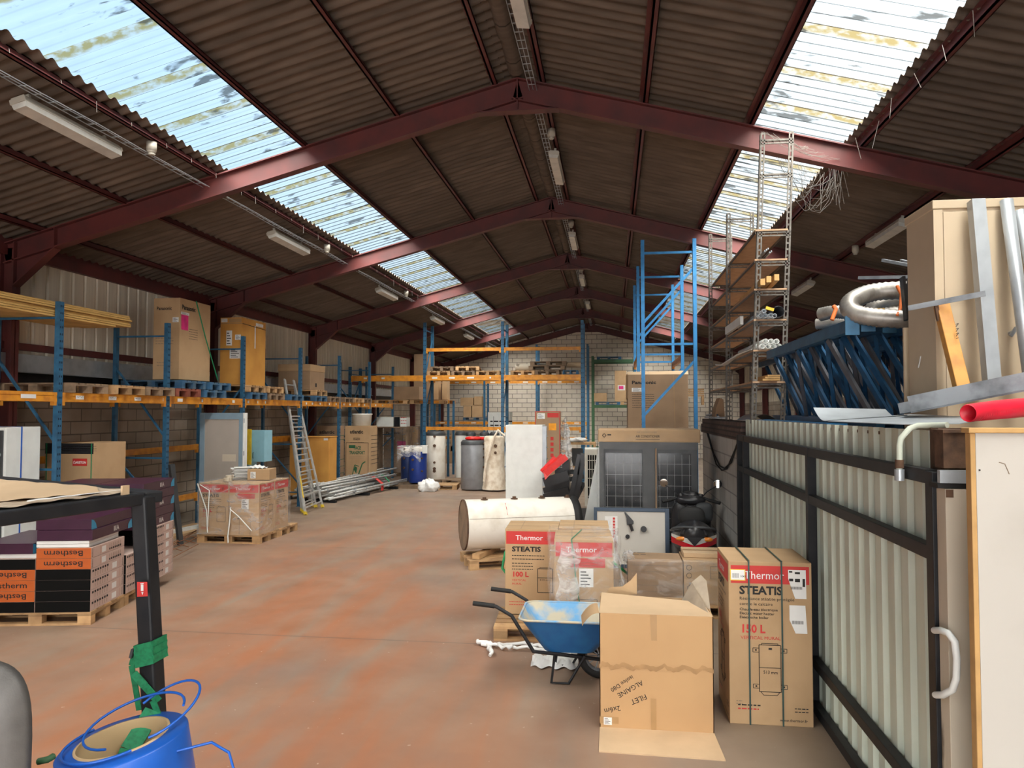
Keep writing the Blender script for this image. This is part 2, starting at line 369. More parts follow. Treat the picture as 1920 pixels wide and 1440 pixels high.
# overcast light must not leak at gables: outer sheet edge closure
b.box(RX-7.9,RX+7.9,Y1-.02,Y1,6.9,7.2)
ce=b.build('ceiling','fibre_cement'); ce['kind']='structure'
n=0
fy=[Y0]+FY+[Y1]
for s in (-1,1):
    for i in range(len(fy)-1):
        ya,yb=fy[i],fy[i+1]
        if yb-ya<.5: yb=ya+.5
        if i==len(fy)-2: continue
        if i==len(fy)-3: yb=ya+3.9
        n+=1; b=MB()
        strip(b,RX+s*2.98,RX+s*4.53,ya,yb,dz=.022,n=8); w=b.build('window_%d'%n,'roof_light'); w['kind']='structure'
# opaque ends of the roof light rows
b=MB()
for s in (-1,1): strip(b,RX+s*3.0,RX+s*4.5,FY[-2]+3.9,Y1,dz=.02)
b.build('ceiling.001','fibre_cement')['kind']='structure'
# gable and side walls
def gable(b,y0,y1,z0=0):
    b.prism([(XL-.1,z0),(XR+.1,z0),(XR+.1,zsh(XR)),(RX,zsh(RX)),(XL-.1,zsh(XL))],y0,y1,1)
b=MB(); gable(b,Y1,Y1+.25); b.build('wall_back','block_back')['kind']='structure'
b=MB(); b.box(XL-.12,XL-4.2,Y0-.2,Y0,0,6) if False else None
b.box(XL-.1,-5.2,Y0-.2,Y0,0,5.6); b.box(3.6,XR+.1,Y0-.2,Y0,0,5.6)
b.prism([(XL-.1,4.4),(XR+.1,4.4),(XR+.1,zsh(XR)),(RX,zsh(RX)),(XL-.1,zsh(XL))],Y0-.2,Y0,1)
b.build('wall_front','block_back')['kind']='structure'
b=MB(); b.box(XL-.2,XL,Y0,Y1,0,2.78); b.build('wall_left','block_left')['kind']='structure'
b=MB(); b.box(XR,XR+.2,Y0,Y1,0,2.78); b.build('wall_right','block_left')['kind']='structure'
def cladding(name,x,sg,y0,y1,z0,z1,pitch,mt,dep=.035,wide=False):
    b=MB(); n=int((y1-y0)/pitch)
    for i in range(n):
        y=y0+i*pitch; pr=[(0,0),(.74,0),(.80,dep),(.94,dep),(1.0,0)] if not wide else [(0,0),(.44,0),(.52,dep),(.92,dep),(1.0,0)]
        for (u0,d0),(u1,d1) in zip(pr[:-1],pr[1:]):
            xa,xb=x+sg*d0,x+sg*d1; ya,yb=y+u0*pitch,y+u1*pitch
            b.add([(xa,ya,z0),(xb,yb,z0),(xb,yb,z1),(xa,ya,z1)],[(0,1,2,3)])
    return b.build(name,mt)
cladding('wall_left.001',XL+.0,-1,Y0,Y1,3.1,4.98,.29,'cladding')['kind']='structure'
b=MB(); b.box(XL-.10,XL-.06,Y0,Y1,2.7,5.0); b.build('wall_left.002','black_steel')['kind']='structure'
cladding('wall_right.001',XR,1,Y0,Y1,2.78,4.98,.27,'cladding')['kind']='structure'
b=MB(); b.box(XR+.06,XR+.1,Y0,Y1,2.7,5.0); b.build('wall_right.002','black_steel')['kind']='structure'
b=MB(); b.box(XL+.0,XL+.10,Y0,Y1,2.98,3.25); b.add([(XL+.1,Y0,2.98),(XL+.1,Y1,2.98),(XL+.16,Y1,2.96),(XL+.16,Y0,2.96)],[(0,1,2,3)])
b.build('trim_1','galv')['kind']='structure'
b=MB()
for sg,x in((1,XL),(-1,XR)):
    b.box(min(x,x+sg*.07),max(x,x+sg*.07),Y0,Y1,3.31,3.42); b.box(min(x,x+sg*.09),max(x,x+sg*.09),Y0,Y1,4.72,4.90)
b.box(XL-.1,XL+.02,Y0,Y1,4.86,5.09); b.box(XR-.02,XR+.1,Y0,Y1,4.82,5.03)
b.build('trim_2','red_oxide')['kind']='structure'
# purlins (Z sections), wires clipped under them
b=MB()
for s in (-1,1):
    for o_ in PX:
        x=RX+s*o_; z=zraf(x)
        b.box(x-.012,x+.012,Y0,Y1,z-.0,z+.10); b.box(x-.012,x+.06,Y0,Y1,z-.0,z+.012); b.box(x-.06,x+.012,Y0,Y1,z+.09,z+.10)
        b.box(x-.004+.055,x+.06,Y0,Y1,z,z+.025)
b.build('trim_3','red_oxide')['kind']='structure'
# portal frames
def isec(b,p0,p1,dep,fl,web=.012,tf=.018,side=None):
    p0=Vector(p0);p1=Vector(p1); d=(p1-p0).normalized(); nrm=Vector((-d.z,0,d.x))
    if nrm.z<0 or (abs(nrm.z)<.1 and nrm.x*(side or 1)<0): nrm=-nrm
    # p0-p1 is the outer flange line, section hangs below it
    def slab(a0,a1,w): 
        q=[p0-nrm*a0,p1-nrm*a0,p1-nrm*a1,p0-nrm*a1]
        b.add([v+Vector((0,w*sg,0)) for sg in(-.5,.5) for v in q],[(0,1,2,3),(7,6,5,4),(0,4,5,1),(2,6,7,3),(0,3,7,4),(1,5,6,2)])
    slab(0,tf,fl); slab(tf,dep-tf,web); slab(dep-tf,dep,fl)
for k,y in enumerate(FY):
    b=MB()
    for s in (-1,1):
        xe=(XL+.22) if s<0 else (XR-.22); xo=XL+.0 if s<0 else XR
        isec(b,(RX,y,ZR),(xo,y,zraf(xo)),.30,.15)
        # column
        xi=xo-s*.0; ci=xo-s*.0
        x0,x1=sorted((xo-s*.02,xo-s*.24))
        b.box(x0,x1,y-.006,y+.006,0,zraf(xo)-.05); b.box(x0,x0+.018,y-.075,y+.075,0,zraf(xo)-.08); b.box(x1-.018,x1,y-.075,y+.075,0,zraf(xo)-.08)
        # haunch
        xin=xo-s*.24; xh=xin-s*.66; zt=zraf(xh)-.30
        b.prism([(xin,4.25),(xh,zt),(xh,zraf(xh)-.03),(xin,zraf(xin)-.03)],y-.009,y+.009,1)
        b.bar((xin,y,4.25),(xh,y,zt),.15,.018,up=(0,1,0)) if False else b.add([(xin,y-.075,4.25),(xin,y+.075,4.25),(xh,y+.075,zt),(xh,y-.075,zt),(xin,y-.075,4.23),(xin,y+.075,4.23),(xh,y+.075,zt-.02),(xh,y-.075,zt-.02)],[(0,1,2,3),(7,6,5,4),(0,3,7,4),(1,5,6,2)])
        b.box(min(xin,xin-s*.012),max(xin,xin-s*.012),y-.075,y+.075,4.25,zraf(xin)-.03)
        b.box(xh-.006,xh+.006,y-.075,y+.075,zt,zraf(xh)-.02)
    # apex haunch
    b.prism([(RX-.55,zraf(RX-.55)-.29),(RX+.55,zraf(RX+.55)-.29),(RX,ZR-.25)],y-.009,y+.009,1)
    b.box(RX-.56,RX+.56,y-.075,y+.075,zraf(RX+.55)-.315,zraf(RX+.55)-.297); b.box(RX-.008,RX+.008,y-.075,y+.075,ZR-.44,ZR-.02)
    b.build('trim_%d'%(k+4),'red_oxide')['kind']='structure'
# ---------------------------------------------------------------- ceiling lamps, detectors, cables
def lamp_proto(L_,name,label,group):
    t=thing(name,label,'lamp',(0,0,0),0,group)
    sub(t,'lamp_body','lamp_body',lambda b:b.prism([(-.09,0),(.09,0),(.075,.07),(-.075,.07)],0,L_,1).box(-.09,.09,-.012,.0,.0,.05).box(-.09,.09,L_,L_+.012,.0,.05).box(-.02,.02,.15,.18,.07,.16).box(-.02,.02,L_-.18,L_-.15,.07,.16))
    sub(t,'diffuser','lamp_diffuser',lambda b:b.prism([(-.085,0),(-.07,-.055),(.07,-.055),(.085,0)],0,L_,1))
    return t
def tiltz(o,a): o.rotation_euler=(0,a,0)
words=['nearest one','second from the front','third from the front','fourth from the front','fifth from the front','farthest, by the back wall']
pr=None
for i,y in enumerate([6.75,12.45,18.55,24.4,30.1,35.3]):
    x=-5.97; l=f'long strip lamp under the left roof light purlin, {words[i]}'
    if pr is None: pr=lamp_proto(1.5,'strip_lamp',l,'strip lamps under the left roof light'); o=pr; o.location=(x,y,zraf(x)-.17)
    else: o=dup(pr,(x,y,zraf(x)-.17),0,l)
    tiltz(o,-.26)
ws=['cut by the top edge','nearest whole one','second from the front','third from the front','fourth from the front']
for i,y in enumerate([6.55,12.3,18.0,23.7,29.4]):
    x=-.95; l=f'strip lamp hanging along the roof ridge, {ws[i]}'
    o=dup(pr,(x,y,zraf(x)-.18),0,l,'strip lamps along the ridge'); o.rotation_euler=(0,.1,0)
for i,(y,w_) in enumerate([(12.0,'beside the beige cabinet'),(17.4,'above the metal ducts'),(23.2,'deep behind the shelving')]):
    x=4.43; dup(pr,(x,y,zraf(x)-.17),(0,.26,0),f'dusty strip lamp on the right roof purlin, {w_}','strip lamps on the right purlin')
dp=None
for i,(x,y,w_) in enumerate([(-5.7,8.55,'left side nearest'),(-5.7,14.35,'left side second'),(-5.7,20.2,'left side third'),(-.93,11.6,'ridge nearest'),(-.93,17.3,'ridge second'),(-.93,23.0,'ridge third'),(4.43,14.3,'right side by the strip lamp')]):
    l=f'round cream smoke detector under the roof, {w_}'
    if dp is None:
        dp=thing('smoke_detector',l,'smoke detector',(x,y,zraf(x)-.12),0,'smoke detectors under the roof'); o=dp
        sub(dp,'base','lamp_body',lambda b:b.lathe([(0,.11),(.06,.11),(.06,.0),(0,.0)]))
        sub(dp,'sensor','lamp_body',lambda b:b.lathe([(.055,0),(.05,-.02),(.035,-.022),(.035,-.035),(.045,-.037),(.03,-.055),(0,-.055)]))
    else: dup(dp,(x,y,zraf(x)-.12),0,l)
R=random.Random(3)
for nm,x,lb in (('cable_tray',-5.80,'grey wire cable tray running under the left roof light purlin'),('cable_tray',-.93-.12,'cable tray with thin wires along the ridge'),):
    b=MB()
    for dx in(-.05,0,.05): b.tube([(x+dx,y,zraf(x)-.09-.02*R.random()-abs(dx)*.2) for y in [Y0+.5+i*.9 for i in range(51)]],.006,5)
    for i in range(230): y=Y0+.6+i*.2; b.box(x-.055,x+.055,y,y+.008,zraf(x)-.115,zraf(x)-.108)
    one(nm,b,'galv',lb,'cable tray')
b=MB()
for i in range(60):
    y=3+i*.62+R.random()*.2; x=-5.6; z=zraf(x)
    b.tube([(x,y,z+.0),(x+.01*R.random(),y,z-.04-.12*R.random()**2)],.003,4)
one('dust_threads',b,'cobweb','dusty threads hanging from the left purlin','cobweb')['kind']='stuff'
# cobwebs on the right purlin near the shelving
b=MB()
def web(pa,pb,n,sag):
    pa=Vector(pa);pb=Vector(pb)
    for k in range(n):
        a=pa.lerp(pb,R.random()*.5); c=pa.lerp(pb,.5+R.random()*.5); s=sag*(.3+R.random())
        b.tube([a.lerp(c,t/6)+Vector((R.uniform(-.02,.02),0,-s*4*(t/6)*(1-t/6)+R.uniform(-.015,.015))) for t in range(7)],.0022,4)
web((1.9,9.7,zraf(1.9)-.15),(3.0,10.0,zraf(3.0)-.2),16,.10); web((2.1,10.3,zraf(2.1)-.05),(3.1,10.6,zraf(3.1)-.3),20,.5)
for k in range(16):
    x=2.9+R.random()*.25; y=10.1+R.random()*.8; z=zraf(x)-.1
    b.tube([(x,y,z),(x+R.uniform(-.1,.1),y,z-.2-R.random()*.4)],.0025,4)
for k in range(8):
    x=3.0+R.random()*.15; y=5.5+k*.6; z=zraf(x); b.tube([(x,y,z),(x+R.uniform(-.1,.1),y+R.uniform(-.2,.2),z-.15-R.random()*.25)],.003,4)
one('cobwebs',b,'cobweb','dusty grey cobwebs hanging from the right purlin above the shelving','cobweb')['kind']='stuff'
# ================================================================ pallet racks
def slots(b,x,y0,y1,z0,z1,pitch,nx):
    # dark punched slots on a post face with normal +-X at x
    z=z0+.05
    while z<z1-.05:
        for yy in (y0+(y1-y0)*.3,y0+(y1-y0)*.7): b.box(min(x,x+nx*.002),max(x,x+nx*.002),yy-.009,yy+.009,z,z+.03)
        z+=pitch
def post(par,x,y,z1,ax,w=.09,d=.07,face=1,slot=True,m='rack_blue',z0=0.,pitch=.1):
    # ax='x' : face with slots looks along +-x
    b=MB(); b.box(x-d/2,x+d/2,y-w/2,y+w/2,z0,z1)
    b.box(x-d/2-.015,x+d/2+.015,y-w/2-.02,y+w/2+.02,z0,z0+.008)
    if slot:
        b.k=1
        if ax=='x': slots(b,x+face*d/2,y-w/2,y+w/2,z0+.1,z1,pitch,face)
        else:
            z=z0+.1
            while z<z1-.05:
                for xx in(x-w*.22,x+w*.22): b.box(xx-.009,xx+.009,y-w/2-.002 if face<0 else y+w/2,y-w/2 if face<0 else y+w/2+.002,z,z+.03)
                z+=pitch
    return b.build('post',[m,'rack_slot'],par)
def brace(par,p0,p1,m='rack_blue',w=.035,h=.03):
    b=MB(); b.bar(p0,p1,w,h); return b.build('brace',m,par)
def beam(par,p0,p1,h=.11,w=.045,m='rack_orange',labels=(),nrm=None,hook=True):
    b=MB(); b.bar(p0,p1,w,h*.34); p0=Vector(p0);p1=Vector(p1)
    for dz in(-1,1): b.bar(p0+Vector((0,0,dz*h*.33)),p1+Vector((0,0,dz*h*.33)),w*1.35,h*.34)
    d=(p1-p0).normalized()
    if hook:
        for p in(p0+d*.03,p1-d*.03): b.bar(p+Vector((0,0,-.12)),p+Vector((0,0,.06)),.05,.06)
    o=b.build('beam',m,par)
    if nrm:
        n=Vector(nrm); L_=(p1-p0).length
        for (u,w_,t) in labels:
            q=MB(); c=p0+d*(u*L_)+n*(w*.675+.003); q.bar(c-d*(w_/2),c+d*(w_/2),.003,.055)
            if t:
                q.k=1
                for j in range(5): e=c+d*(w_*(-.36+.16*j))+n*.003; q.bar(e+Vector((0,0,.012-.008*(j%2))),e+d*(w_*.1)+Vector((0,0,.004+.006*(j%3))),.002,.006)
            q.build('paper_label',['white_label','ink'],o)
    return o
t=thing('pallet_rack','long blue and orange pallet rack along the left wall','rack',(0,0,0))
XF,XB=-7.78,-8.76; LY=[6.9,9.62,12.22,14.95,17.9,20.6,23.3,25.9]
for i,y in enumerate(LY):
    tz=3.93 if i<3 else 3.97
    post(t,XF,y,tz,'x',face=1,slot=i<6); post(t,XB,y,tz,'x',slot=False,w=.08,d=.06)
    for z in(.35,1.55,3.70): brace(t,(XB,y,z),(XF,y,z))
    if i%2==0 or i==1: brace(t,(XB,y,1.6 if i!=3 else 1.6),(XF,y,.55)); brace(t,(XB,y,3.15),(XF,y,1.9))
    else: brace(t,(XB,y,.5),(XF,y,1.5)); brace(t,(XB,y,1.65),(XF,y,2.9))
LB=[[(.5,.12,''),(.8,.26,'')],[(.14,.17,'~'),(.43,.18,'~'),(.68,.17,'~'),(.96,.01,'')],[(.12,.16,''),(.4,.05,''),(.85,.1,'')],[(.05,.07,''),(.2,.03,''),(.33,.04,'')],[(.1,.08,''),(.25,.08,''),(.45,.08,''),(.7,.08,''),(.9,.07,'')],[(.1,.09,''),(.3,.12,''),(.6,.1,''),(.8,.12,'')],[(.2,.1,''),(.5,.1,'')]]
for i in range(7):
    ya,yb=LY[i]+.05,LY[i+1]-.05
    beam(t,(XF,ya,2.575),(XF,yb,2.575),labels=LB[i],nrm=(1,0,0),h=.13)
    beam(t,(XB,ya,2.575),(XB,yb,2.575))
    if i in(0,1,2,4): beam(t,(XB,ya,1.62),(XB,yb,1.62))
    if i in(1,2): beam(t,(XB,ya,.60),(XB,yb,.60))
beam(t,(XB,LY[4]+.05,1.66),(XB,LY[5]-.05,1.66))
# decking bars under the goods
# ---- transverse rack facing the camera
t=thing('pallet_rack','tall blue pallet rack facing the camera across the hall end','rack',(0,0,0))
TY=24.6; TX=[-8.9,-6.28,-3.62,-.97]
for i,x in enumerate(TX):
    tz=5.38 if i else 3.9
    for yy,f in((TY,-1),(TY+1.05,1)):
        b=MB(); b.box(x-.05,x+.05,yy-.035,yy+.035,0,tz); b.k=1
        z=.1
        while z<tz and f<0:
            b.box(x-.035,x-.012,yy-.037,yy-.035,z,z+.035); b.box(x+.012,x+.035,yy-.037,yy-.035,z,z+.035); z+=.16
        b.build('post',['rack_blue','rack_slot'],t)
    for z in(.5,2.2,tz-.25): brace(t,(x,TY,z),(x,TY+1.05,z))
    for k,(za,zb) in enumerate([(.5,1.6),(1.6,.9),(2.3,3.5),(3.5,4.9)]):
        if zb<tz: brace(t,(x,TY,za),(x,TY+1.05,zb))
TL=[[(.2,.14,''),(.45,.14,'')],[(.12,.22,''),(.35,.25,''),(.6,.3,''),(.86,.06,'')],[(.12,.14,''),(.3,.14,''),(.52,.16,''),(.74,.14,''),(.92,.16,'')]]
for i in range(3):
    xa,xb=TX[i]+.05,TX[i+1]-.05
    beam(t,(xa,TY-.02,3.50),(xb,TY-.02,3.50),h=.17,labels=[(u,w*.8,'') for u,w,_ in TL[i]] if i<2 else (),nrm=(0,-1,0))
    beam(t,(xa,TY+1.05,3.50),(xb,TY+1.05,3.50),h=.13)
    if i: beam(t,(xa,TY,4.45),(xb,TY,4.45),h=.11); beam(t,(xa,TY,1.80),(xb,TY,1.80),h=.11)
# ---- rack against the back wall
t=thing('pallet_rack','blue pallet rack standing against the back block wall','rack',(0,0,0))
BYY=36.9
for x,tz in((-8.9,4.0),(-6.35,4.0),(-3.72,5.7),(-1.2,5.7)):
    for yy in(BYY,BYY+1.1): sub(t,'post','rack_blue',lambda b:b.box(x-.05,x+.05,yy-.035,yy+.035,0,tz))
    for z in(.5,1.5,2.6,3.7): brace(t,(x,BYY,z),(x,BYY+1.1,z))
for i,(xa,xb) in enumerate([(-8.85,-6.4),(-6.3,-3.77),(-3.67,-1.25)]):
    for z in(3.83,1.80,1.05,.45):
        beam(t,(xa,BYY,z),(xb,BYY,z),h=.13,labels=[(.15,.25,''),(.45,.2,''),(.8,.25,'')] if z>1.5 else (),nrm=(0,-1,0))
# ---- green racking at the right end of the back wall
t=thing('cantilever_rack','green steel rack with two loaded levels by the back wall','rack',(0,0,0))
for x,tz in((-.95,5.1),(1.1,4.6),(3.3,4.3)):
    for yy in(36.9,38.0): sub(t,'post','green_rack',lambda b:b.box(x-.06,x+.06,yy-.04,yy+.04,0,tz))
for xa,xb in((-.89,1.04),(1.16,3.24)):
    for z in(.55,2.62,4.85 if xa<0 else 4.0): sub(t,'beam','green_rack',lambda b:b.box(xa,xb,36.88,36.94,z-.07,z+.07)); sub(t,'beam','green_rack',lambda b:b.box(xa,xb,38.0,38.06,z-.07,z+.07))
# ---- bright blue rack frames on the right (run along the hall)
t=thing('pallet_rack','tall bright blue open rack towering behind the wrapped air conditioner','rack',(0,0,0))
FYY=[15.0,17.7,20.4]
for i,y in enumerate(FYY):
    xl,xr=.61,1.62
    for x in(xl,xr):
        b=MB(); b.box(x-.035,x+.035,y-.05,y+.05,0,5.78)
        b.k=1; z=.1
        while z<5.7: b.box(x-.037 if x==xl else x+.035,x-.035 if x==xl else x+.037,y-.03,y-.01,z,z+.03); z+=.1
        b.build('post',['bright_blue','rack_slot'],t)
    for z in(.5,2.0,3.70,5.52): brace(t,(xl,y,z),(xr,y,z),'bright_blue',.04,.045)
    brace(t,(xl,y,2.28),(xr,y,3.38),'bright_blue',.04,.05); brace(t,(xl,y,4.12),(xr,y,5.22),'bright_blue',.04,.05)
for i in(0,1):
    ya,yb=FYY[i]+.05,FYY[i+1]-.05
    for x in(.61,1.62):
        if i==1 : beam(t,(x,ya,3.62),(x,yb,3.62),h=.13)
        beam(t,(x,ya,1.93),(x,yb,1.93),h=.13)
# ================================================================ pallets
def pallet(name,label,m,group=None,W=1.2,D=.8,mb=None):
    t=thing(name,label,'pallet',(0,0,0),0,group); mb=mb or m
    n=5
    for i in range(n):
        w=.145 if i in(0,2,4) else .10; y=(D-.145)*i/(n-1)+.0725
        sub(t,'deck_board',m,lambda b:b.box(0,W,y-w/2,y+w/2,.122,.144))
    for x in(0,W/2-.0725,W-.145): sub(t,'cross_board',m,lambda b:b.box(x,x+.145,0,D,.10,.122))
    for y in(0,D/2-.05,D-.1):
        sub(t,'bottom_board',m,lambda b:b.box(0,W,y,y+.1,0,.022))
        for x in(0,W/2-.0725,W-.145): sub(t,'block',mb,lambda b:b.box(x,x+.145,y,y+.1,.022,.10))
    return t
PW=pallet('wooden_pallet','empty wooden pallet on the left rack beam, nearest the camera','wood','wooden pallets on the racks')
PO=pallet('wooden_pallet','old grey wooden pallet','old_wood','wooden pallets on the racks')
PB=pallet('blue_pallet','blue pallet','pallet_blue','blue pallets on the racks')
ZL=2.64
_u={}
def pal(kind,x,y,z,rz,label,group=None):
    p={'w':PW,'o':PO,'b':PB}[kind]
    if kind not in _u:
        _u[kind]=1; p.location=(x,y,z); p.rotation_euler=(0,0,rz); p['label']=label
        if group: p['group']=group
        return p
    o=dup(p,(x,y,z),rz,label,group)
    if not group and 'group' in o: del o['group']
    return o
H=PI/2
# pallets lie with the long side along X (depth of the rack), origin at their near-left corner
pal('o',-8.86,9.72,ZL,0,'weathered empty pallet on the left rack, second bay, nearest')
pal('w',-8.84,10.60,ZL,.03,'empty pallet on the left rack with bright end blocks')
pal('o',-8.84,11.45,ZL,0,'dark pallet left of the red pallet on the left rack')
mat('pallet_red',(.28,.08,.05),.8,0,.2,6)
t_=pallet('red_pallet','red brown pallet under the tall carton on the left rack','pallet_red'); t_.location=(-8.86,12.32,ZL)
pal('b',-8.86,13.25,ZL,0,'lower blue pallet beside the red pallet on the left rack')
pal('b',-8.86,12.5,ZL+.15,.0,'upper blue pallet carrying the tall beige carton')
pal('b',-8.84,13.4,ZL+.15,.0,'upper blue pallet between the tall carton and the orange carton')
pal('b',-8.86,15.05,ZL,0,'grey blue pallet under the orange carton, lower of two')
pal('o',-8.86,15.95,ZL,0,'brown pallet right of the orange carton, lowest')
pal('w',-8.86,14.98,ZL+.15,0,'wooden pallet carrying the orange carton')
pal('w',-8.84,15.85,ZL+.15,0,'bright empty pallet beside the top of the ladder')
pal('b',-8.86,17.05,ZL,0,'dark blue pallet behind the ladder top')
pal('b',-8.86,18.6,ZL,0,'blue pallet under the wide brown carton')
pal('w',-8.86,18.6,ZL+.15,0,'wooden pallet carrying the wide brown carton')
for i,(k,y,w_) in enumerate([('o',19.6,'behind the wide brown carton'),('o',20.75,'just behind the fifth rack post'),('w',21.6,'with orange ends'),('o',22.4,'before the sixth rack post')]):
    pal(k,-8.86,y,ZL,0,f'empty pallet far down the left rack, {w_}')
pal('w',-8.4,25.7,2.64,0,'stacked wooden pallet on the far left rack, lower left')
pal('w',-7.1,25.7,2.64,0,'wooden pallet on the far left rack, right of its twin')
# pallets on the transverse rack top level
ZT=3.59
for q,(x,k,w_) in enumerate([(-6.2,'w','bottom left pallet on the tall cross rack'),(-5.36,'o','second pallet along the tall cross rack'),(-4.52,'w','pallet just left of the middle post of the cross rack')]):
    o=pal(k,x+.8,TY-.02,ZT,H,w_)
o=pal('o',-5.30,TY-.02,ZT+.15,H,'upper pallet of the pair at the left of the cross rack'); o=pal('w',-4.44,TY,ZT+.15,H,'tilted pallet lying on top at the left of the cross rack'); o.rotation_euler=(0,.22,H); o.location=(-4.42,TY,ZT+.16)
pal('w',-2.55,TY-.02,ZT,H,'pallet just right of the middle post of the cross rack'); pal('o',-1.75+.02,TY-.02,ZT,H,'brown pallet beside the blue pallet on the cross rack')
pal('b',-1.66,TY-.02,ZT,H,'x') if False else None
o=dup(PB,(-1.62+.0,TY-.0,ZT),0,'blue pallet at the right end of the cross rack'); o.scale=(.42,1,1); 
if 'group' in o: del o['group']
o=dup(PO,(-2.75,TY-.0,ZT+.15),0,'old pallet carrying a second pallet on the cross rack'); o2=dup(PO,(-2.7,TY+.02,ZT+.30),0,'topmost pallet on the right half of the cross rack')
for q in(o,o2):
    if 'group' in q: del q['group']
def roll(name,p0,p1,r,m,label,cat='roll'):
    b=MB(); b.cyl(p0,p1,r,20); b.k=1; b.cyl(Vector(p1)+(Vector(p1)-Vector(p0)).normalized()*.001,Vector(p1)+(Vector(p1)-Vector(p0)).normalized()*.004,r*.4,14); return one(name,b,[m,'ink'],label,cat)
roll('insulation_roll',(-3.3,TY+.9,ZT+.28),(-2.2,TY+.9,ZT+.28),.13,'chip_paint','grey roll lying behind the pallets on the cross rack')
roll('cardboard_tube',(-1.9,TY+.75,ZT+.36),(-1.05,TY+.75,ZT+.36),.09,'card_light','pale cardboard tube on the right of the cross rack')
# plywood stack on top left
t=thing('plywood_stack','stack of yellow shuttering boards on the nearest left rack top','boards',(0,0,0))
R=random.Random(5)
for k in range(7):
    sub(t,'board','ply',lambda b:b.box(-8.70,-7.85+R.uniform(-.02,.02),7.1,11.25+(.05 if k>2 else -.35 if k<1 else .0)+R.uniform(-.05,.05),3.72+k*.031,3.72+k*.031+.025))
t.location=(0,0,.0)
# ================================================================ cartons
def fr(face,w,d,h,e=.0015):
    return {'f':(Vector((0,-e,0)),Vector((1,0,0)),Vector((0,-1,0)),w),'b':(Vector((w,d+e,0)),Vector((-1,0,0)),Vector((0,1,0)),w),
            'r':(Vector((w+e,0,0)),Vector((0,1,0)),Vector((1,0,0)),d),'l':(Vector((-e,d,0)),Vector((0,-1,0)),Vector((-1,0,0)),d),
            't':(Vector((0,0,h+e)),Vector((1,0,0)),Vector((0,0,1)),w)}[face]
def deco(t,w,d,h,items,labels=()):
    b=MB(); mats=[]
    def K(m):
        if m not in mats: mats.append(m)
        b.k=mats.index(m)
    for it in items:
        k,face=it[0],it[1]; o,x,n,_=fr(face,w,d,h,.002 if k=='R' else .0035); y=Vector((0,0,1)) if face!='t' else Vector((0,1,0))
        if k=='T':
            _,_,s,u,v,size,m=it[:7]; bold=it[7] if len(it)>7 else 0; wd=it[8] if len(it)>8 else None; rot=it[9] if len(it)>9 else 0
            K(m); xx,yy=x,y
            if rot: c_,s_=math.cos(rot),math.sin(rot); xx=x*c_+y*s_; yy=-x*s_+y*c_
            b.text(s,o+x*u+y*v,xx,yy,size,bold,wd)
        elif k=='R':
            _,_,u0,u1,v0,v1,m=it[:7]; K(m); b.add([o+x*u0+y*v0,o+x*u1+y*v0,o+x*u1+y*v1,o+x*u0+y*v1],[(0,1,2,3)])
        elif k=='P':
            _,_,pts,m=it[:4]; K(m); b.add([o+x*u+y*v for u,v in pts],[tuple(range(len(pts)))])
        elif k=='S': # polyline stroke
            _,_,pts,lw,m=it[:5]; K(m)
            for (u0,v0),(u1,v1) in zip(pts[:-1],pts[1:]):
                b.bar(o+x*u0+y*v0,o+x*u1+y*v1,lw,.001,up=n) 
    if items: b.build('printing',mats,t)
    for (face,u0,u1,v0,v1,m,lb) in labels:
        o,x,n,_=fr(face,w,d,h,.004); y=Vector((0,0,1)) if face!='t' else Vector((0,1,0)); q=MB()
        q.add([o+x*u0+y*v0,o+x*u1+y*v0,o+x*u1+y*v1,o+x*u0+y*v1],[(0,1,2,3)]); q.k=1
        if m=='white_label':
            o2=o+n*.001
            for j in range(5):
                va=v1-(v1-v0)*(.15+.17*j); q.add([o2+x*(u0+(u1-u0)*.1)+y*va,o2+x*(u0+(u1-u0)*(.5+.08*((j*7)%5)))+y*va,o2+x*(u0+(u1-u0)*(.5+.08*((j*7)%5)))+y*(va-(v1-v0)*.06),o2+x*(u0+(u1-u0)*.1)+y*(va-(v1-v0)*.06)],[(0,1,2,3)])
        q_=q.build('label',[m,'ink'],t); q_['label']=lb
def carton(name,label,w,d,h,loc,rz=0.,m='card',items=(),labels=(),tape='t',group=None,cat='box',bevel=.004,top=True):
    t=thing(name,label,cat,loc,rz,group)
    sub(t,'carton_body',m,lambda b:b.box(0,w,0,d,0,h),bevel)
    if tape:
        def tp(b):
            b.add([(w/2-.03,0,h+.0015),(w/2+.03,0,h+.0015),(w/2+.03,d,h+.0015),(w/2-.03,d,h+.0015)],[(0,1,2,3)]) if d>w else b.add([(0,d/2-.03,h+.0015),(w,d/2-.03,h+.0015),(w,d/2+.03,h+.0015),(0,d/2+.03,h+.0015)],[(0,1,2,3)])
        sub(t,'tape','tape',tp)
    deco(t,w,d,h,items,labels); return t
def lines(face,u,v,n,w,size,gap,m='ink',seed=1):
    r=random.Random(seed); o=[]
    for i in range(n):
        a=u
        while a<u+w:
            l=r.uniform(.25,.6)*size*3; l=min(l,u+w-a); o.append(('R',face,a,a+l,v-i*gap,v-i*gap+size*.45,m)); a+=l+size*.35
    return o
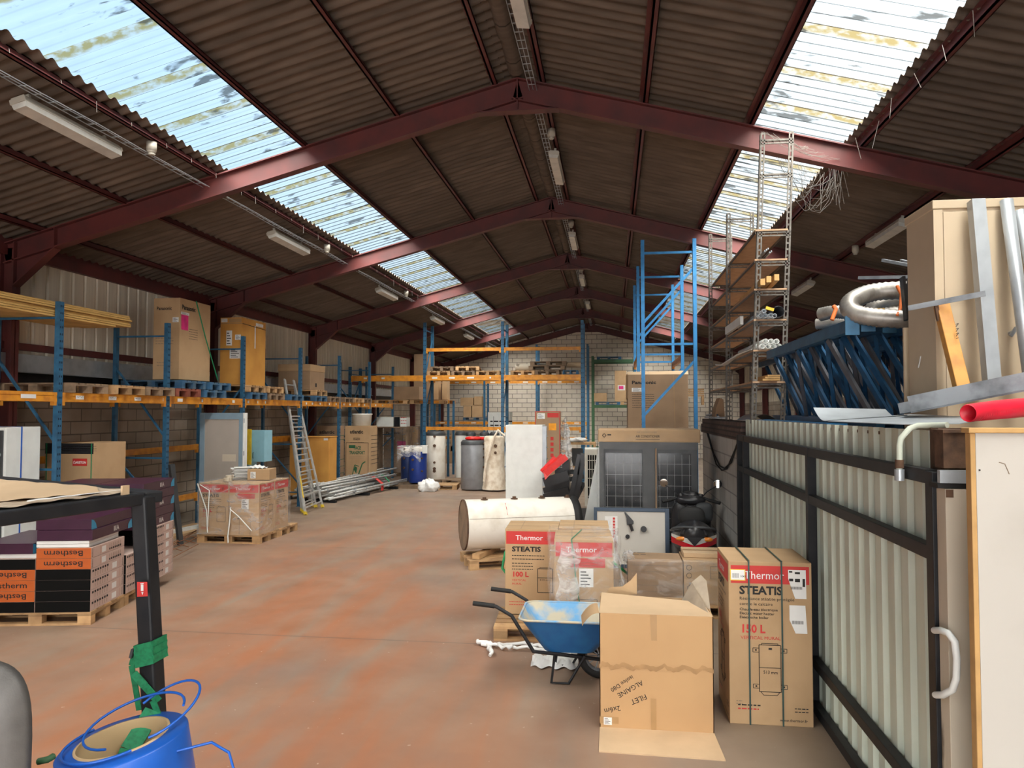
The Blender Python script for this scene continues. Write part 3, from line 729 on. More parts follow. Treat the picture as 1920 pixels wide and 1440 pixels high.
# --- tall Panasonic carton on left rack
w,d,h=.52,1.05,1.50
carton('heat_pump_carton','tall beige carton standing on blue pallets on the left rack',w,d,h,(-8.38,12.72,ZL+.30+.02),0,'card',
  [('T','f','Panasonic',.06,h-.22,.085,'ink',.03,.30),('T','r','Panasonic',.06,h-.20,.12,'ink',.03,.45)]+lines('f',.05,h-.75,3,.35,.03,.05,'grey_print')+lines('r',.3,h-.55,5,.3,.02,.045)+lines('f',.08,.3,2,.3,.03,.05,'grey_print'),
  [('r',.04,.27,h-.58,h-.30,'pink','pink square label'),('r',.03,.30,h-.30,h-.25,'white_label','white strip label'),('f',.38,.50,h-.45,h-.36,'white_label','white address label')],group=None)
t=thing('green_strap','green strap slanting down beside the tall beige carton','strap',(0,0,0)); 
t2=MB(); t2.tube([AY(368,565,13.05),AY(385,632,13.5),AY(408,712,14.0)],.012,6)
bpy.data.objects.remove(t); one('green_strap',t2,'green_strap','green strap slanting down beside the tall beige carton','strap')
# --- orange carton
w,d,h=.50,1.08,1.44
carton('orange_carton','tall orange brown carton with a lid on the left rack',w,d,h,(-8.32,14.98,ZL+.30),0,'card_orange',
  [('S','f',[(0,h-.13),(w,h-.13)],.008,'grey_print'),('S','r',[(0,h-.13),(d,h-.16)],.012,'ink'),('R','r',.55,.60,h-.62,h-.12,'white_print'),('R','r',.6,.95,h-.12,h-.05,'white_print'),('R','f',.02,.16,h-.10,h-.02,'white_print'),('R','f',.2,.48,h-.11,h-.02,'tape')],
  [('f',.14,.27,h-.6,h-.28,'white_label','white delivery note'),('f',.34,.47,h-.48,h-.37,'white_label','small white label'),('f',.22,.48,h-.88,h-.66,'white_label','torn paper pocket')])
t=thing('cardboard_carton','wide brown carton with a taped lid on the left rack','box',(-8.7,18.62,ZL+.30)); w,d,h=.87,1.0,.66
sub(t,'carton_body','card_dark',lambda b:b.box(0,w,0,d,0,h),.006); sub(t,'lid','card',lambda b:b.box(-.012,w+.012,-.012,d+.012,h-.17,h+.01),.006); deco(t,w,d,h,[('S','f',[(.5,0),(.7,h)],.008,'ink')],[('r',.35,.45,.08,.18,'ink','black pictogram')])
# --- lower left: white cabinet, ariston carton
t=thing('boiler_cabinet','white boiler cabinet with dark grey front and blue band','cabinet',(-8.55,9.98,0)); w,d,h=.95,.8,1.95
w,d=1.0,.60; t.location=(-8.90,8.86,0); h=AY(40,801,9.0).z
sub(t,'stand','wood',lambda b:b.box(0,w,0,d,0,.14)); sub(t,'casing','white_enamel',lambda b:b.box(0,w,0,d,.14,h),.01)
sub(t,'front_panel','dark_grey',lambda b:b.box(.45,w-.03,-.02,-.001,.6,h-.04),.004); sub(t,'display','pane_dark',lambda b:b.box(.6,.9,-.026,-.0205,h-.28,h-.14)); sub(t,'knob','galv',lambda b:b.cyl((.92,-.021,h-.36),(.92,-.045,h-.36),.03,16))
sub(t,'strap','blue_plastic',lambda b:(b.box(w+.0005,w+.004,.25,.272,.14,h+.003),b.box(0,w,.25,.272,h+.0005,h+.004)))
p=AX(318,985,-8.5)
w,d,h=.80,.75,AY(130,831,10.3).z-.146
carton('heater_carton','brown carton with black top band and red logo label',w,d,h,(-8.52,10.3,.146),0,'card',
  [('R','f',0,w,h-.16,h,'black_plastic'),('R','f',.46,.70,h-.34,h-.23,'red_print'),('T','f','ARISTON',.51,h-.305,.05,'white_print',.03,.17),('S','f',[(.475,h-.28),(.49,h-.265),(.505,h-.28),(.505,h-.305),(.475,h-.305),(.475,h-.28)],.006,'white_print')]+lines('f',.15,h-.05,3,.7,.02,.035,'grey_print'))
pal('o',-8.76,10.3,0,0,'pallet under the carton with the red logo label')
sub(bpy.data.objects['heater_carton'],'strap','green_strap',lambda b:(b.box(.02,.035,-.004,-.0005,0,h),b.box(.76,.775,-.004,-.0005,0,h)))
# metal frame rails + floor debris by rack
b=MB(); b.bar((-7.55,12.35,.03),(-7.62,12.15,1.45),.06,.09); one('steel_channel',b,'dark_grey','dark steel channel leaning on the second rack post','channel')
t=thing('wire_mesh_panel','rusty bent wire mesh lying on the floor by the rack','wire mesh',(0,0,0))
mat('rust_wire',(.30,.12,.05),.7)
for i in range(6):
    p=AZ(300+i*14,1047-i*8); sub(t,'wire','rust_wire',lambda b:b.tube([(p.x-.05,p.y-.35,.02),(p.x,p.y-.1,.12),(p.x+.02,p.y+.25,.13),(p.x+.08,p.y+.5,.03)],.006,5))
for k in range(3): sub(t,'wire','rust_wire',lambda b:b.tube([AZ(296,1060-k*14,.08+.02*k),AZ(372,1020-k*14,.08+.02*k)],.006,5))
b=MB(); b.bar((-8.55,12.4,.05),(-8.0,15.5,.05),.12,.09); one('plastic_trunking',b,'white_enamel','white plastic trunking lying under the left rack','trunking')
b=MB(); b.box(-8.7,-8.1,12.5,14.7,0,.04); one('cardboard_sheet',b,'card','flattened cardboard under the left rack','cardboard')
# --- thermor pallet (100 L)
def thermor100(label,loc,rz=0.,w=.57,d=.60,h=.93,side='f',big=False,other='r',group=None,cover=False):
    it=[]
    for f,ww in((side,w),(other,d)):
        v=h-.13
        it+=[('R',f,.012,ww-.012,v-.035,v+.105,'red_print'),('T',f,'Thermor',ww*.20,v+.01,.075,'white_print',.01,ww*.52)]
        for a in range(4): it.append(('R',f,ww*.76+a*.008,ww*.76+.05-abs(a-1.5)*.01,v+.01+a*.014,v+.017+a*.014,'white_print'))
        if not cover or f!=side:
            it+=[('T',f,'STEATIS',ww*.13,v-.115,.075,'ink',.035,ww*.55)]+lines(f,ww*.13,v-.165,2,ww*.62,.018,.038,'ink',3)+lines(f,ww*.13,v-.25,3,ww*.40,.018,.032,'ink',5)
            it+=[('T',f,'100 L',ww*.13,v-.39,.075,'red_print',.035,ww*.32),('T',f,'VERTICAL',ww*.13,v-.44,.03,'red_print',0,ww*.27),('T',f,'MURAL',ww*.13,v-.48,.03,'red_print',0,ww*.19)]
            it+=[('S',f,[(ww*.62,v-.56),(ww*.62,v-.30),(ww*.9,v-.30),(ww*.9,v-.56),(ww*.62,v-.56)],.006,'ink'),('S',f,[(ww*.62,v-.40),(ww*.9,v-.40)],.005,'ink'),('T',f,'513 mm',ww*.66,v-.43,.022,'ink',.01,ww*.2),
                 ('S',f,[(ww*.66,v-.30),(ww*.66,v-.285),(ww*.86,v-.285),(ww*.86,v-.30)],.004,'ink')]+lines(f,ww*.08,.13,2,ww*.28,.016,.03,'red_print',8)
        else: it+=[('R',f,ww*.28,ww*.86,v-.14,v-.05,'red_print')]+lines(f,ww*.4,v-.095,2,ww*.42,.014,.025,'grey_print',4)+[('S',f,[(ww*.35,.02),(ww*.35,v-.45),(ww*.72,v-.45),(ww*.72,.02)],.005,'ink'),('S',f,[(ww*.28,v-.5),(ww*.35,v-.5)],.02,'ink')]
    it+=[('S','t',[(w*.3,0),(w*.3,d)],.004,'grey_print'),('S','t',[(0,d*.33),(w,d*.33)],.004,'grey_print'),('S','t',[(0,d*.7),(w,d*.7)],.004,'grey_print')]
    lb=[('f',w*.44,w*.63,h-.50,h-.33,'white_label','white shipping label')] if cover else []
    if cover: lb=[(side,w*.42,w*.66,h-.46,h-.28,'white_label','white shipping label')]
    return carton('water_heater_carton',label,w,d,h,loc,rz,'card',it,lb,tape=None,group=group)
bz=.146; ang=.0
thermor100('brown water heater carton, front left of the wrapped pallet of four',(-7.43,12.72,bz),ang)
thermor100('brown water heater carton, front right of the wrapped pallet of four',(-6.85,12.72,bz),ang,cover=True)
thermor100('brown water heater carton, back left of the wrapped pallet of four',(-7.43,13.34,bz),ang)
thermor100('brown water heater carton, back right of the wrapped pallet of four',(-6.85,13.34,bz),ang)
q=[o for o in bpy.data.objects if o.get('label','').startswith('brown water heater carton')]
pal('w',-7.46,12.72,0,0,'pallet under the four water heater cartons, front'); o=pal('w',-7.46,13.54,0,0,'pallet under the four water heater cartons, rear')
def shrink(name,label,x0,x1,y0,y1,z0,z1,m='film',amp=.012,seed=1,top=True,sides='frl',cat='plastic film'):
    r=random.Random(seed); b=MB(); ph=[r.uniform(0,6) for _ in range(6)]
    def wv(a,z): return amp*(math.sin(a*11+ph[0]+z*3)+math.sin(a*23+z*9+ph[1])*.6+math.sin(z*17+a*5+ph[2])*.6)
    e=amp*2.4
    if 'f' in sides: b.grid(lambda u,v:(x0-e+(x1-x0+2*e)*u,y0-e-abs(wv(u*(x1-x0),v)),z0+(z1-z0+e)*v),26,18)
    if 'b' in sides: b.grid(lambda u,v:(x1+e-(x1-x0+2*e)*u,y1+e+abs(wv(u*(x1-x0),v)),z0+(z1-z0+e)*v),18,12)
    if 'r' in sides: b.grid(lambda u,v:(x1+e+abs(wv(u*(y1-y0),v)),y0-e+(y1-y0+2*e)*u,z0+(z1-z0+e)*v),20,16)
    if 'l' in sides: b.grid(lambda u,v:(x0-e-abs(wv(u*(y1-y0),v)),y1+e-(y1-y0+2*e)*u,z0+(z1-z0+e)*v),20,16)
    if top: b.grid(lambda u,v:(x0-e+(x1-x0+2*e)*u,y0-e+(y1-y0+2*e)*v,z1+e*.6+abs(wv(u,v))*.5),16,16)
    return one(name,b,m,label,cat)
shrink('stretch_film','clear stretch film around the four water heater cartons',-7.43,-6.27,12.72,13.95,.16,1.08,'film',.008,2)
b=MB(); b.tube([(-6.8,12.68,.65),(-6.78,12.62,.42),(-6.8,12.6,.15),(-6.74,12.5,.05)],.012,5); b.tube([(-6.8,12.66,.62),(-6.6,12.6,.5),(-6.35,12.6,.25)],.01,5); b.tube([(-7.43,12.66,1.07),(-7.25,12.66,.6),(-7.2,12.62,.2)],.012,5); b.tube([(-7.38,12.66,1.05),(-7.2,12.66,.95),(-7.2,12.62,.3)],.01,5)
one('film_tail','' if False else b,'white_enamel','twisted white film tails hanging on the left water heater cartons','plastic film')
# things lying on these cartons
zt=1.09
carton('small_carton','small open brown carton on the water heater cartons',.42,.36,.20,(-6.78,13.25,zt),.1,'card',(),[('f',.06,.16,.03,.15,'white_label','small white label')],tape=None)
b=MB(); b.cyl((-7.0,12.95,zt),(-7.0,12.95,zt+.06),.08,18); b.cyl((-6.98,12.97,zt+.06),(-6.98,12.97,zt+.11),.07,18); one('tape_rolls',b,'chip_paint','two white tape rolls stacked on the water heater cartons','tape')
bpy.data.objects['tape_rolls'].name='tape_roll'
R=random.Random(9)
b=MB()
for k in range(14):
    z=zt+.01+k*.016; a=R.uniform(-.06,.06); b.bar((-7.12+a,13.35,z),(-6.85+a,13.5,z+R.uniform(-.01,.01)),.30,.009)
one('paper_pile',b,'white_label','untidy pile of paper sheets on the water heater cartons','papers')['kind']='stuff'
b=MB(); b.grid(lambda u,v:(-6.88+.36*u,13.36+.24*v,zt+.215+.05*math.sin(u*PI)*math.sin(v*PI)+.012*math.sin(u*25+v*9)),16,12); one('crumpled_film',b,'white_label','crumpled white film on the small open carton','plastic film')
# grey door leaf in front of rack
t=thing('roof_hatch_panel','tall grey framed door leaf standing by the left rack','door leaf',(-7.76,14.6,0)); w,h=1.04,2.36; t.location=(-7.70,13.72,0)
h=AY(375,774,13.98).z; x0=AY(375,775,13.98).x; x1=AY(457,775,13.98).x; w=x1-x0; t.location=(x0,13.98,0)
sub(t,'frame','panel_blue',lambda b:(b.box(0,.10,0,.06,.0,h),b.box(w-.10,w,0,.06,0,h),b.box(.10,w-.10,0,.06,h-.13,h),b.box(.10,w-.10,0,.06,0,.13)),.004)
sub(t,'panel','panel_beige',lambda b:b.box(.10,w-.10,.015,.05,.13,h-.13)); sub(t,'edge_profile','white_enamel',lambda b:b.box(w,w+.035,-.03,.09,0,h),.004)
for z in(.9,1.5,h-.2): sub(t,'hinge','galv',lambda b:b.cyl((w+.03,-.035,z),(w+.03,-.035,z+.09),.012,8))
sub(t,'document_pocket','chip_paint',lambda b:b.box(w*.52,w*.82,.010,.0145,1.38,1.52))
# light blue wall cupboard with yellow post
t=thing('wall_cupboard','light blue two door cupboard strapped on the left rack','cupboard',(0,0,0)); p=AY(463,807,15.6)
x0,x1=AY(447,810,15.6).x,AY(496,810,15.6).x; z1=AY(463,807,15.6).z; z0=AY(508,866,15.6).z
sub(t,'carcass','sky_board',lambda b:b.box(x0-.3,x1,15.62,15.98,z0,z1)); 
for a,c_ in((x0-.3,x0+.28),(x0+.29,x1)): sub(t,'door','sky_board',lambda b:b.box(a,c_,15.598,15.618,z0,z1),.003)
for x in(x0+.22,x0+.36): sub(t,'handle','black_steel',lambda b:b.tube([(x,15.6,z0+.08),(x,15.57,z0+.08),(x,15.57,z0+.2),(x,15.6,z0+.2)],.007,6))
sub(t,'lower_shelf','sky_board',lambda b:b.box(x0-.3,x0+.25,15.62,15.98,z0-.26,z0-.02))
b=MB(); b.box(x0+.24,x0+.34,15.52,15.55,z0-.06,z1+.03); one('yellow_board',b,'yellow','pale yellow board upright before the light blue cupboard','board')
# yellow cabinet
t=thing('metal_locker','orange yellow metal locker behind the ladder','cabinet',(0,0,0))
Yc=19.3; x0=AY(549,818,Yc).x; xm=AY(579,818,Yc).x; x1=AY(612,818,Yc).x; z1=AY(590,820,Yc).z
t.location=(xm-.02,Yc,0); 
sub(t,'casing','card_orange',lambda b:b.box(-.52,.62,0,.5,.1,z1-.0),.01); sub(t,'door','card_orange',lambda b:b.box(.0,.6,-.02,-.001,.14,z1-.1),.004); sub(t,'lid','card_orange',lambda b:b.box(-.53,.63,-.03,.51,z1,z1+.02))
deco(t,.6,.5,1,[('P','f',[(.2,1.35),(.26,1.2),(.34,1.3),(.3,1.33),(.24,1.42)],'pink'),('R','f',.44,.56,z1-.08,z1-.02,'white_label')]); 
for x in(-.5,.55): sub(t,'foot','black_steel',lambda b:b.box(x,x+.05,0,.05,0,.1))
bpy.data.objects['printing.001'] if False else None
# triple aluminium ladder
t=thing('extension_ladder','triple aluminium ladder leaning against the left rack','ladder',(0,0,0))
def rail(p0,p1,name='rail',m='alu'): sub(t,name,m,lambda b:b.bar(p0,p1,.03,.075,up=(1,0,0)))
B1=AZ(573,966); B2=AZ(605,952); T1=AY(529,712,15.15); T2=AY(549,712,15.9)
def lad(B1,B2,T1,T2,n,dz):
    for a,c_ in((B1,T1),(B2,T2)):
        b=MB(); b.bar(a,c_,.028,.08,up=(0,1,0)); b.build('rail','alu',t)
        sub(t,'foot','yellow',lambda b:b.bar(a-(c_-a).normalized()*.0,a+(c_-a).normalized()*.07,.045,.10,up=(0,1,0)))
    for i in range(n):
        f=(i+.55)/n; sub(t,'rung','alu',lambda b:b.bar(B1.lerp(T1,f),B2.lerp(T2,f),.028,.028))
T1=AX(534,712,-8.10); T2=AX(551,714,-8.05)
lad(Vector((B1.x,B1.y,.01)),Vector((B2.x,B2.y,.01)),T1,T2,12,0)
lad(Vector((B1.x-.17,B1.y+.28,.01)),Vector((B2.x-.15,B2.y-.05,.01)),T1+Vector((-.025,.05,.01)),T2+Vector((-.025,.05,.01)),11,0)
o_=Vector((-.08,.28,0)); lad(Vector((B1.x-.32,B1.y+.55,.01)),Vector((B2.x-.30,B2.y+.1,.01)),T1+Vector((-.05,.1,.02)),T2+Vector((-.05,.1,.02)),10,0)
sub(t,'warning_sticker','yellow',lambda b:b.bar(B1.lerp(T1,.12)+Vector((.018,-.02,0)),B1.lerp(T1,.27)+Vector((.018,-.02,0)),.012,.05,up=(0,1,0)))
# atlantic carton and neighbours
def at(px,py,Y): return AY(px,py,Y)
Ya=21.5; x0,x1=at(647,800,Ya).x,at(694,800,Ya).x; h=at(670,800,Ya).z; w=x1-x0; d=.68
cart=[('P','f',[(w*.36,.62),(w*.42,.72),(w*.50,.68),(w*.46,.50)],'ink_green'),('S','f',[(w*.27,.34),(w*.40,.76),(w*.56,.72)],.025,'ink_green'),('S','f',[(w*.82,.86),(w*.70,.80),(w*.50,.36)],.035,'ink_green'),('S','f',[(w*.27,.34),(w*.50,.30)],.03,'ink_green'),
 ('T','f','FACE',w*.36,1.22,.14,'ink_green',.03,w*.28),('T','f','TRANSPORT',w*.18,1.08,.13,'ink_green',.03,w*.62),('T','f','atlantic',w*.20,h-.22,.15,'ink',.03,w*.52),('T','f','EGEO',w*.34,h-.42,.10,'ink',.02,w*.26),('R','f',w*.16,w*.42,h-.66,h-.57,'ink_green'),
 ('S','f',[(w*.05,.1),(w*.05,1.42),(w*.93,1.42),(w*.93,.1)],.012,'ink')]+lines('f',w*.2,h-.5,1,w*.55,.03,.05)+lines('f',w*.22,h-.78,2,w*.5,.02,.05,'grey_print')+lines('r',.1,h-.3,8,.7,.04,.12,'ink',4)+lines('f',w*.18,1.0,2,w*.6,.02,.04,'grey_print')
for k in range(24): a=k*PI/12; a2=(k+1)*PI/12; cart.append(('S','f',[(w*.52+.13*math.cos(a),.24+.13*math.sin(a)),(w*.52+.13*math.cos(a2),.24+.13*math.sin(a2))],.035,'ink_green'))
carton('heat_pump_carton','tall carton with green transport trolley print beside the rack post',w,d,h,(x0,Ya,0.02),0,'card',cart)
x0=at(634,810,24.2).x; 
carton('heat_pump_carton','narrow side of a tall carton left of the trolley print carton',.35,.9,h-.0,(x0-.12,24.0,.02),0,'card_light',lines('f',.1,h-.3,2,.2,.05,.1,'ink_green')+lines('f',.1,h-1,6,.2,.04,.2,'ink_green',5),tape=None) if False else None
Yb=20.9; x0=-8.7; h2=at(620,800,Yb).z
carton('heat_pump_carton','brown carton with dark lettering standing inside the rack behind the locker',.62,.56,h2,(-8.56,20.9,.02),0,'card_dark',[('T','f','atlantic',.08,h2-.22,.13,'ink',.03,.46)]+lines('r',.1,h2-.3,2,.5,.05,.12,'ink_green')+lines('r',.2,h2-1.0,5,.4,.04,.2,'ink_green',6))
b=MB(); b.lathe([(0,0),(.26,0),(.29,.32),(.31,.33),(.31,.36),(.0,.36)]); b.k=1; b.box(-.40,-.38,-.42,-.39,0,.5) if False else None
one('white_tub',b,['white_enamel'],'white plastic tub standing on the trolley print carton','tub',(-7.55,21.95,h+.025))
b=MB(); b.box(-.3,.3,-.2,.2,0,.12); one('polystyrene_block',b,'white_label','white packing block leaning behind the ladder','packing',(-8.0,21.6,.02)) if False else None
# red fire extinguisher-like red block near the pole, white boxes
p=AZ(625,915); b=MB(); b.box(-.2,.2,-.15,.15,0,.36); b.box(.1,.22,-.12,.12,.36,.44); one('pallet_truck_head',b,'red_paint','red metal pallet truck head on the floor behind the pipes','pallet truck',(p.x-.25,p.y-1.0,0),bevel=.03)
p=at(702,785,25.2)
carton('white_carton','white carton on a dark cabinet behind the trolley print carton',.62,.5,.46,(at(708,798,23.1).x,23.2+.3,at(708,798,23.3).z),0,'white_enamel',lines('f',.05,.3,3,.5,.04,.1,'grey_print'),tape=None) if False else None
# panasonic cartons
Yd=26.6; x0,x1=at(720,800,Yd).x,at(784,800,Yd).x; hd=at(750,800,Yd).z
pal('o',x0-.02,Yd,0,0,'old pallet under the carton with the pink note')
carton('heat_pump_carton','large carton with a pink note beyond the trolley print carton',x1-x0,.9,hd-.15,(x0,Yd,.15),0,'card_dark',[('T','f','Panasonic',.08,hd-.42,.13,'ink',.02,.55),('S','f',[((x1-x0)*.55,0),((x1-x0)*.55,hd-.15)],.01,'ink'),('R','f',(x1-x0)*.57,(x1-x0)*.99,0,hd-.17,'tape')],
  [('f',.5,.85,hd-.95,hd-.68,'pink','pink paper note'),('f',.1,.4,hd-.62,hd-.53,'white_label','white label')],tape=None)
shrink('stretch_film','stretch film on the carton with the pink note',x0,x1,Yd,Yd+.9,.15,hd,'film',.01,4,sides='fr')
for i,(a,c_,zz,m,lb) in enumerate([(706,738,782,'white_enamel','plain white carton on the shelf above the trolley print carton'),(739,749,782,'pane_dark','dark glazed appliance on the shelf beside the white cartons'),(750,762,783,'white_enamel','white carton with red lettering above the pink note carton')]):
    Ye=25.2; xa,xb=at(a,780,Ye).x,at(c_,780,Ye).x; zb=at(a,800,Ye).z; za=at(a,zz,Ye).z
    carton('appliance_carton',lb,xb-xa-.01,.5,za-zb,(xa,Ye,zb),0,m,lines('f',.03,.3,3,.2,.05,.1,'red_print') if i==2 else (),tape=None)
b=MB(); zb=at(706,800,25.2).z; b.box(at(704,800,25.2).x,at(764,800,25.2).x,25.15,25.9,zb-.04,zb); 
for xx in(at(704,800,25.2).x,at(764,800,25.2).x-.06): b.box(xx,xx+.06,25.2,25.85,0,zb-.04)
one('work_table',b,'old_wood','plank table carrying the white cartons at the far left','table')
# tall cartons in far corner on upper level
for (a,c_,yt,yb,Y,lb) in [(776,805,664,756,27.0,'very tall brown carton in the far left corner on the rack'),(738,786,725,745,25.9,'low wide brown carton on the far left rack')]:
    xa,xb=at(a,700,Y).x,at(c_,700,Y).x; zb=2.80; za=at(a,yt,Y).z
    if Y<26: xa=max(xa,-8.8)
    carton('brown_carton',lb,xb-xa,.8,za-zb,(xa,Y,zb),0,'card_dark',tape=None)
b=MB(); b.box(-8.95,-5.9,26.7,26.75,2.66,2.78); b.box(-8.95,-5.9,27.75,27.8,2.66,2.78); b.k=1
for i in range(9): b.box(-8.93+i*.34,-8.65+i*.34,26.7,27.8,2.782,2.798)
for x in(-8.9,-6.95,-5.95): b.k=2; b.box(x-.04,x+.04,26.76,26.82,0,2.78); b.box(x-.04,x+.04,27.68,27.74,0,2.78)
one('storage_platform',b,['rack_orange','wood','rack_blue'],'orange beam platform with boards in the far left corner','rack')
for i,(a,c_,lb) in enumerate([(812,822,'narrow upright carton with a pink label under the cross rack'),(829,838,'upright carton with striped side under the cross rack')]):
    Y=26.75; xa,xb=at(a,700,Y).x,at(c_,700,Y).x; za=at(a,712,Y).z; 
    carton('upright_carton',lb,xb-xa,.5,za-2.82,(xa,Y,2.805),0,'card',(),[('f',.02,.12,.85,1.02,'pink','pink label')],tape=None)
# scaffold tubes pile
t=None; R=random.Random(12)
base=AZ(600,940); 
pa=AZ(612,945); pb=AZ(762,912)
lab=['','']
first=None
dirv=(Vector((pb.x,pb.y,0))-Vector((pa.x,pa.y,0))); Ls=dirv.length; dirv.normalize(); nrm=Vector((-dirv.y,dirv.x,0))
k=0
for lay in range(6):
    for j in range(10-lay):
        if k>=42: break
        off=nrm*(.09*j+.045*lay+R.uniform(-.02,.02)); st=Vector((pa.x,pa.y,0))+off+dirv*R.uniform(-.6,.5); l=Ls*R.uniform(.7,.98)
        yaw=Vector((R.uniform(-.05,.05),R.uniform(-.05,.05),0)); z=.10+lay*.072+.10*(j/9)
        p0=st+Vector((0,0,z)); p1=st+dirv*l+yaw*l+Vector((0,0,z+R.uniform(-.02,.10)))
        b=MB(); b.pipe((0,0,0),(0,l,0),.027,.004,10)
        dd=(p1-p0).normalized()
        nm='front edge' if j<2 else 'middle' if j<5 else 'rear'
        o=one('scaffold_tube',b,'alu','grey steel scaffold tube in the strapped bundle on the floor','tube',p0,0,'bundled scaffold tubes on the floor')
        o.rotation_euler=(math.asin(dd.z),0,math.atan2(-dd.x,dd.y)); k+=1
        for _q in range(2):
            q=MB(); u=R.uniform(.08,.92)*l; q.cyl((0,u,0),(0,u+.06,0),.044,10); q.build('collar','galv',o)
for i in range(3):
    p=Vector((pa.x,pa.y,.03))+dirv*(.3+i*Ls*.38)-nrm*.1; b=MB(); b.bar(p,p+nrm*1.0,.09,.08); one('timber_bearer',b,'black_steel',f'dark bearer under the scaffold tubes, {["left end","middle","right end"][i]}','bearer')
p=Vector((pa.x,pa.y,0))+dirv*(Ls*.62)
b=MB()
for k in range(4): o_=dirv*(.03*k); b.tube([p+o_-nrm*.05+Vector((0,0,.05)),p+o_-nrm*.06+Vector((0,0,.25)),p+o_+nrm*.2+Vector((0,0,.43)),p+o_+nrm*.6+Vector((0,0,.45))],.018,6)
one('red_rope',b,'red_print','red rope tied around the scaffold tube bundle','rope')
p=Vector((pa.x,pa.y,0))+dirv*(Ls*.75); b=MB(); b.tube([p-nrm*.05+Vector((0,0,.2)),p+nrm*.2+Vector((0,0,.44)),p+nrm*.6+Vector((0,0,.45))],.02,6); one('green_rope',b,'green_strap','green strap tied around the scaffold tube bundle','rope')
# ================================================================ forklift at lower left
t=thing('forklift','black forklift cage and seat cut by the left edge','forklift',(0,0,0))
C=AY(262,925,2.66); zt=C.z; zg=zt
L0=AZ(0,972,zt-.02)   # where the roof bar leaves the frame
L0=Vector((L0.x,L0.y,zt-.02)); dl=(L0-C); dl.z=0; L1=C+dl*1.5; L1.z=zt-.02
Cc=Vector((C.x,C.y,zt-.02))
bk=Vector((-dl.y,dl.x,0)).normalized(); bk=bk if bk.y>0 else -bk
sub(t,'roof_bar','black_steel',lambda b:b.bar(Cc,L1,.05,.046),.006); 
far=Cc+bk*.10
top0=AZ(290,905,zt); 
FB=AZ(0,899,zt)-Cc; FB.z=0; sub(t,'roof_bar','black_steel',lambda b:b.bar(Cc+Vector((.03,.05,0)),Cc+FB*1.25+Vector((0,.05,0)),.07,.045),.006)
sub(t,'roof_plate','dark_grey',lambda b:b.add([Cc+Vector((0,0,-.01)),L1+Vector((0,0,-.01)),Cc+FB*1.25+Vector((0,0,-.01)),Cc+FB*.7+Vector((0,0,-.01)),Cc+Vector((0,0,-.02)),L1+Vector((0,0,-.02)),Cc+FB*1.25+Vector((0,0,-.02)),Cc+FB*.7+Vector((0,0,-.02))],[(0,1,2,3),(7,6,5,4),(0,4,5,1),(1,5,6,2),(2,6,7,3),(3,7,4,0)]))
for k in range(6):
    q=Cc.lerp(L0,.1+.15*k); sub(t,'bolt','galv_dull',lambda b:b.cyl(q+Vector((0,-.026,0)),q+Vector((0,-.032,0)),.009,10)) if k in(1,2,4,5) else None
Pt=AY(268,930,2.68); Pm=AY(289,1335,2.66); Pb=Pt.lerp(Pm,1.45)
sub(t,'rear_post','black_steel',lambda b:b.bar(Pt,Pb,.062,.07,up=(0,1,0)),.008)
sp_=Pt.lerp(Pm,.44)
fx=AY(267,1105,2.43)
sub(t,'fire_sign','red_print',lambda b:b.add([AY(257,1091,2.60),AY(257,1119,2.60),AY(277,1118,2.60),AY(276,1091,2.60)],[(0,1,2,3)]))
sub(t,'sign_pictogram','white_print',lambda b:(b.add([AY(264,1096,2.595),AY(264,1108,2.595),AY(269,1108,2.595),AY(269,1096,2.595)],[(0,1,2,3)]),b.add([AY(265,1110,2.595),AY(267,1116,2.595),AY(269,1110,2.595)],[(0,1,2)]),b.add([AY(263,1095,2.595),AY(269,1095,2.595),AY(270,1093,2.595),AY(263,1094,2.595)],[(0,1,2,3)])))
# cover boards on the cage roof
R=random.Random(21)
tb=thing('cardboard_cover','torn pale cardboard lying on the forklift cage roof','cardboard',(0,0,0))
def cov(u,v):
    a=Cc.lerp(L1,u); q_=Cc+FB*1.25*u; return a.lerp(q_,v)
sub(tb,'board','cover_board' if 'cover_board' in _m else (mat('cover_board',(.50,.40,.29),.8,0,.2,9,c2=(.33,.24,.17),stretch=(1,6,1)) and 'cover_board'),lambda b:b.grid(lambda u,v:tuple(cov(.06+.94*u,.03+.9*v+.02*math.sin(u*19))+Vector((0,0,.030+.0022*math.sin(u*40+v*7)+.0015*math.sin(v*30)))),40,14))
sub(tb,'board','card_light',lambda b:b.grid(lambda u,v:tuple(cov(.22+.78*u,.16+.7*v)+Vector((0,0,.036+.002*math.sin(u*30+v*11)))),30,10))
sub(tb,'tape','white_label',lambda b:b.grid(lambda u,v:tuple(cov(.06+.5*u,.0+.05*v+.01*math.sin(u*30))+Vector((0,0,.042))),20,2))
sub(tb,'tape_wrap','card_light',lambda b:b.bar(Cc.lerp(L1,.035)+Vector((0,-.03,.02)),Cc.lerp(L1,.075)+Vector((0,-.03,.02)),.008,.075))
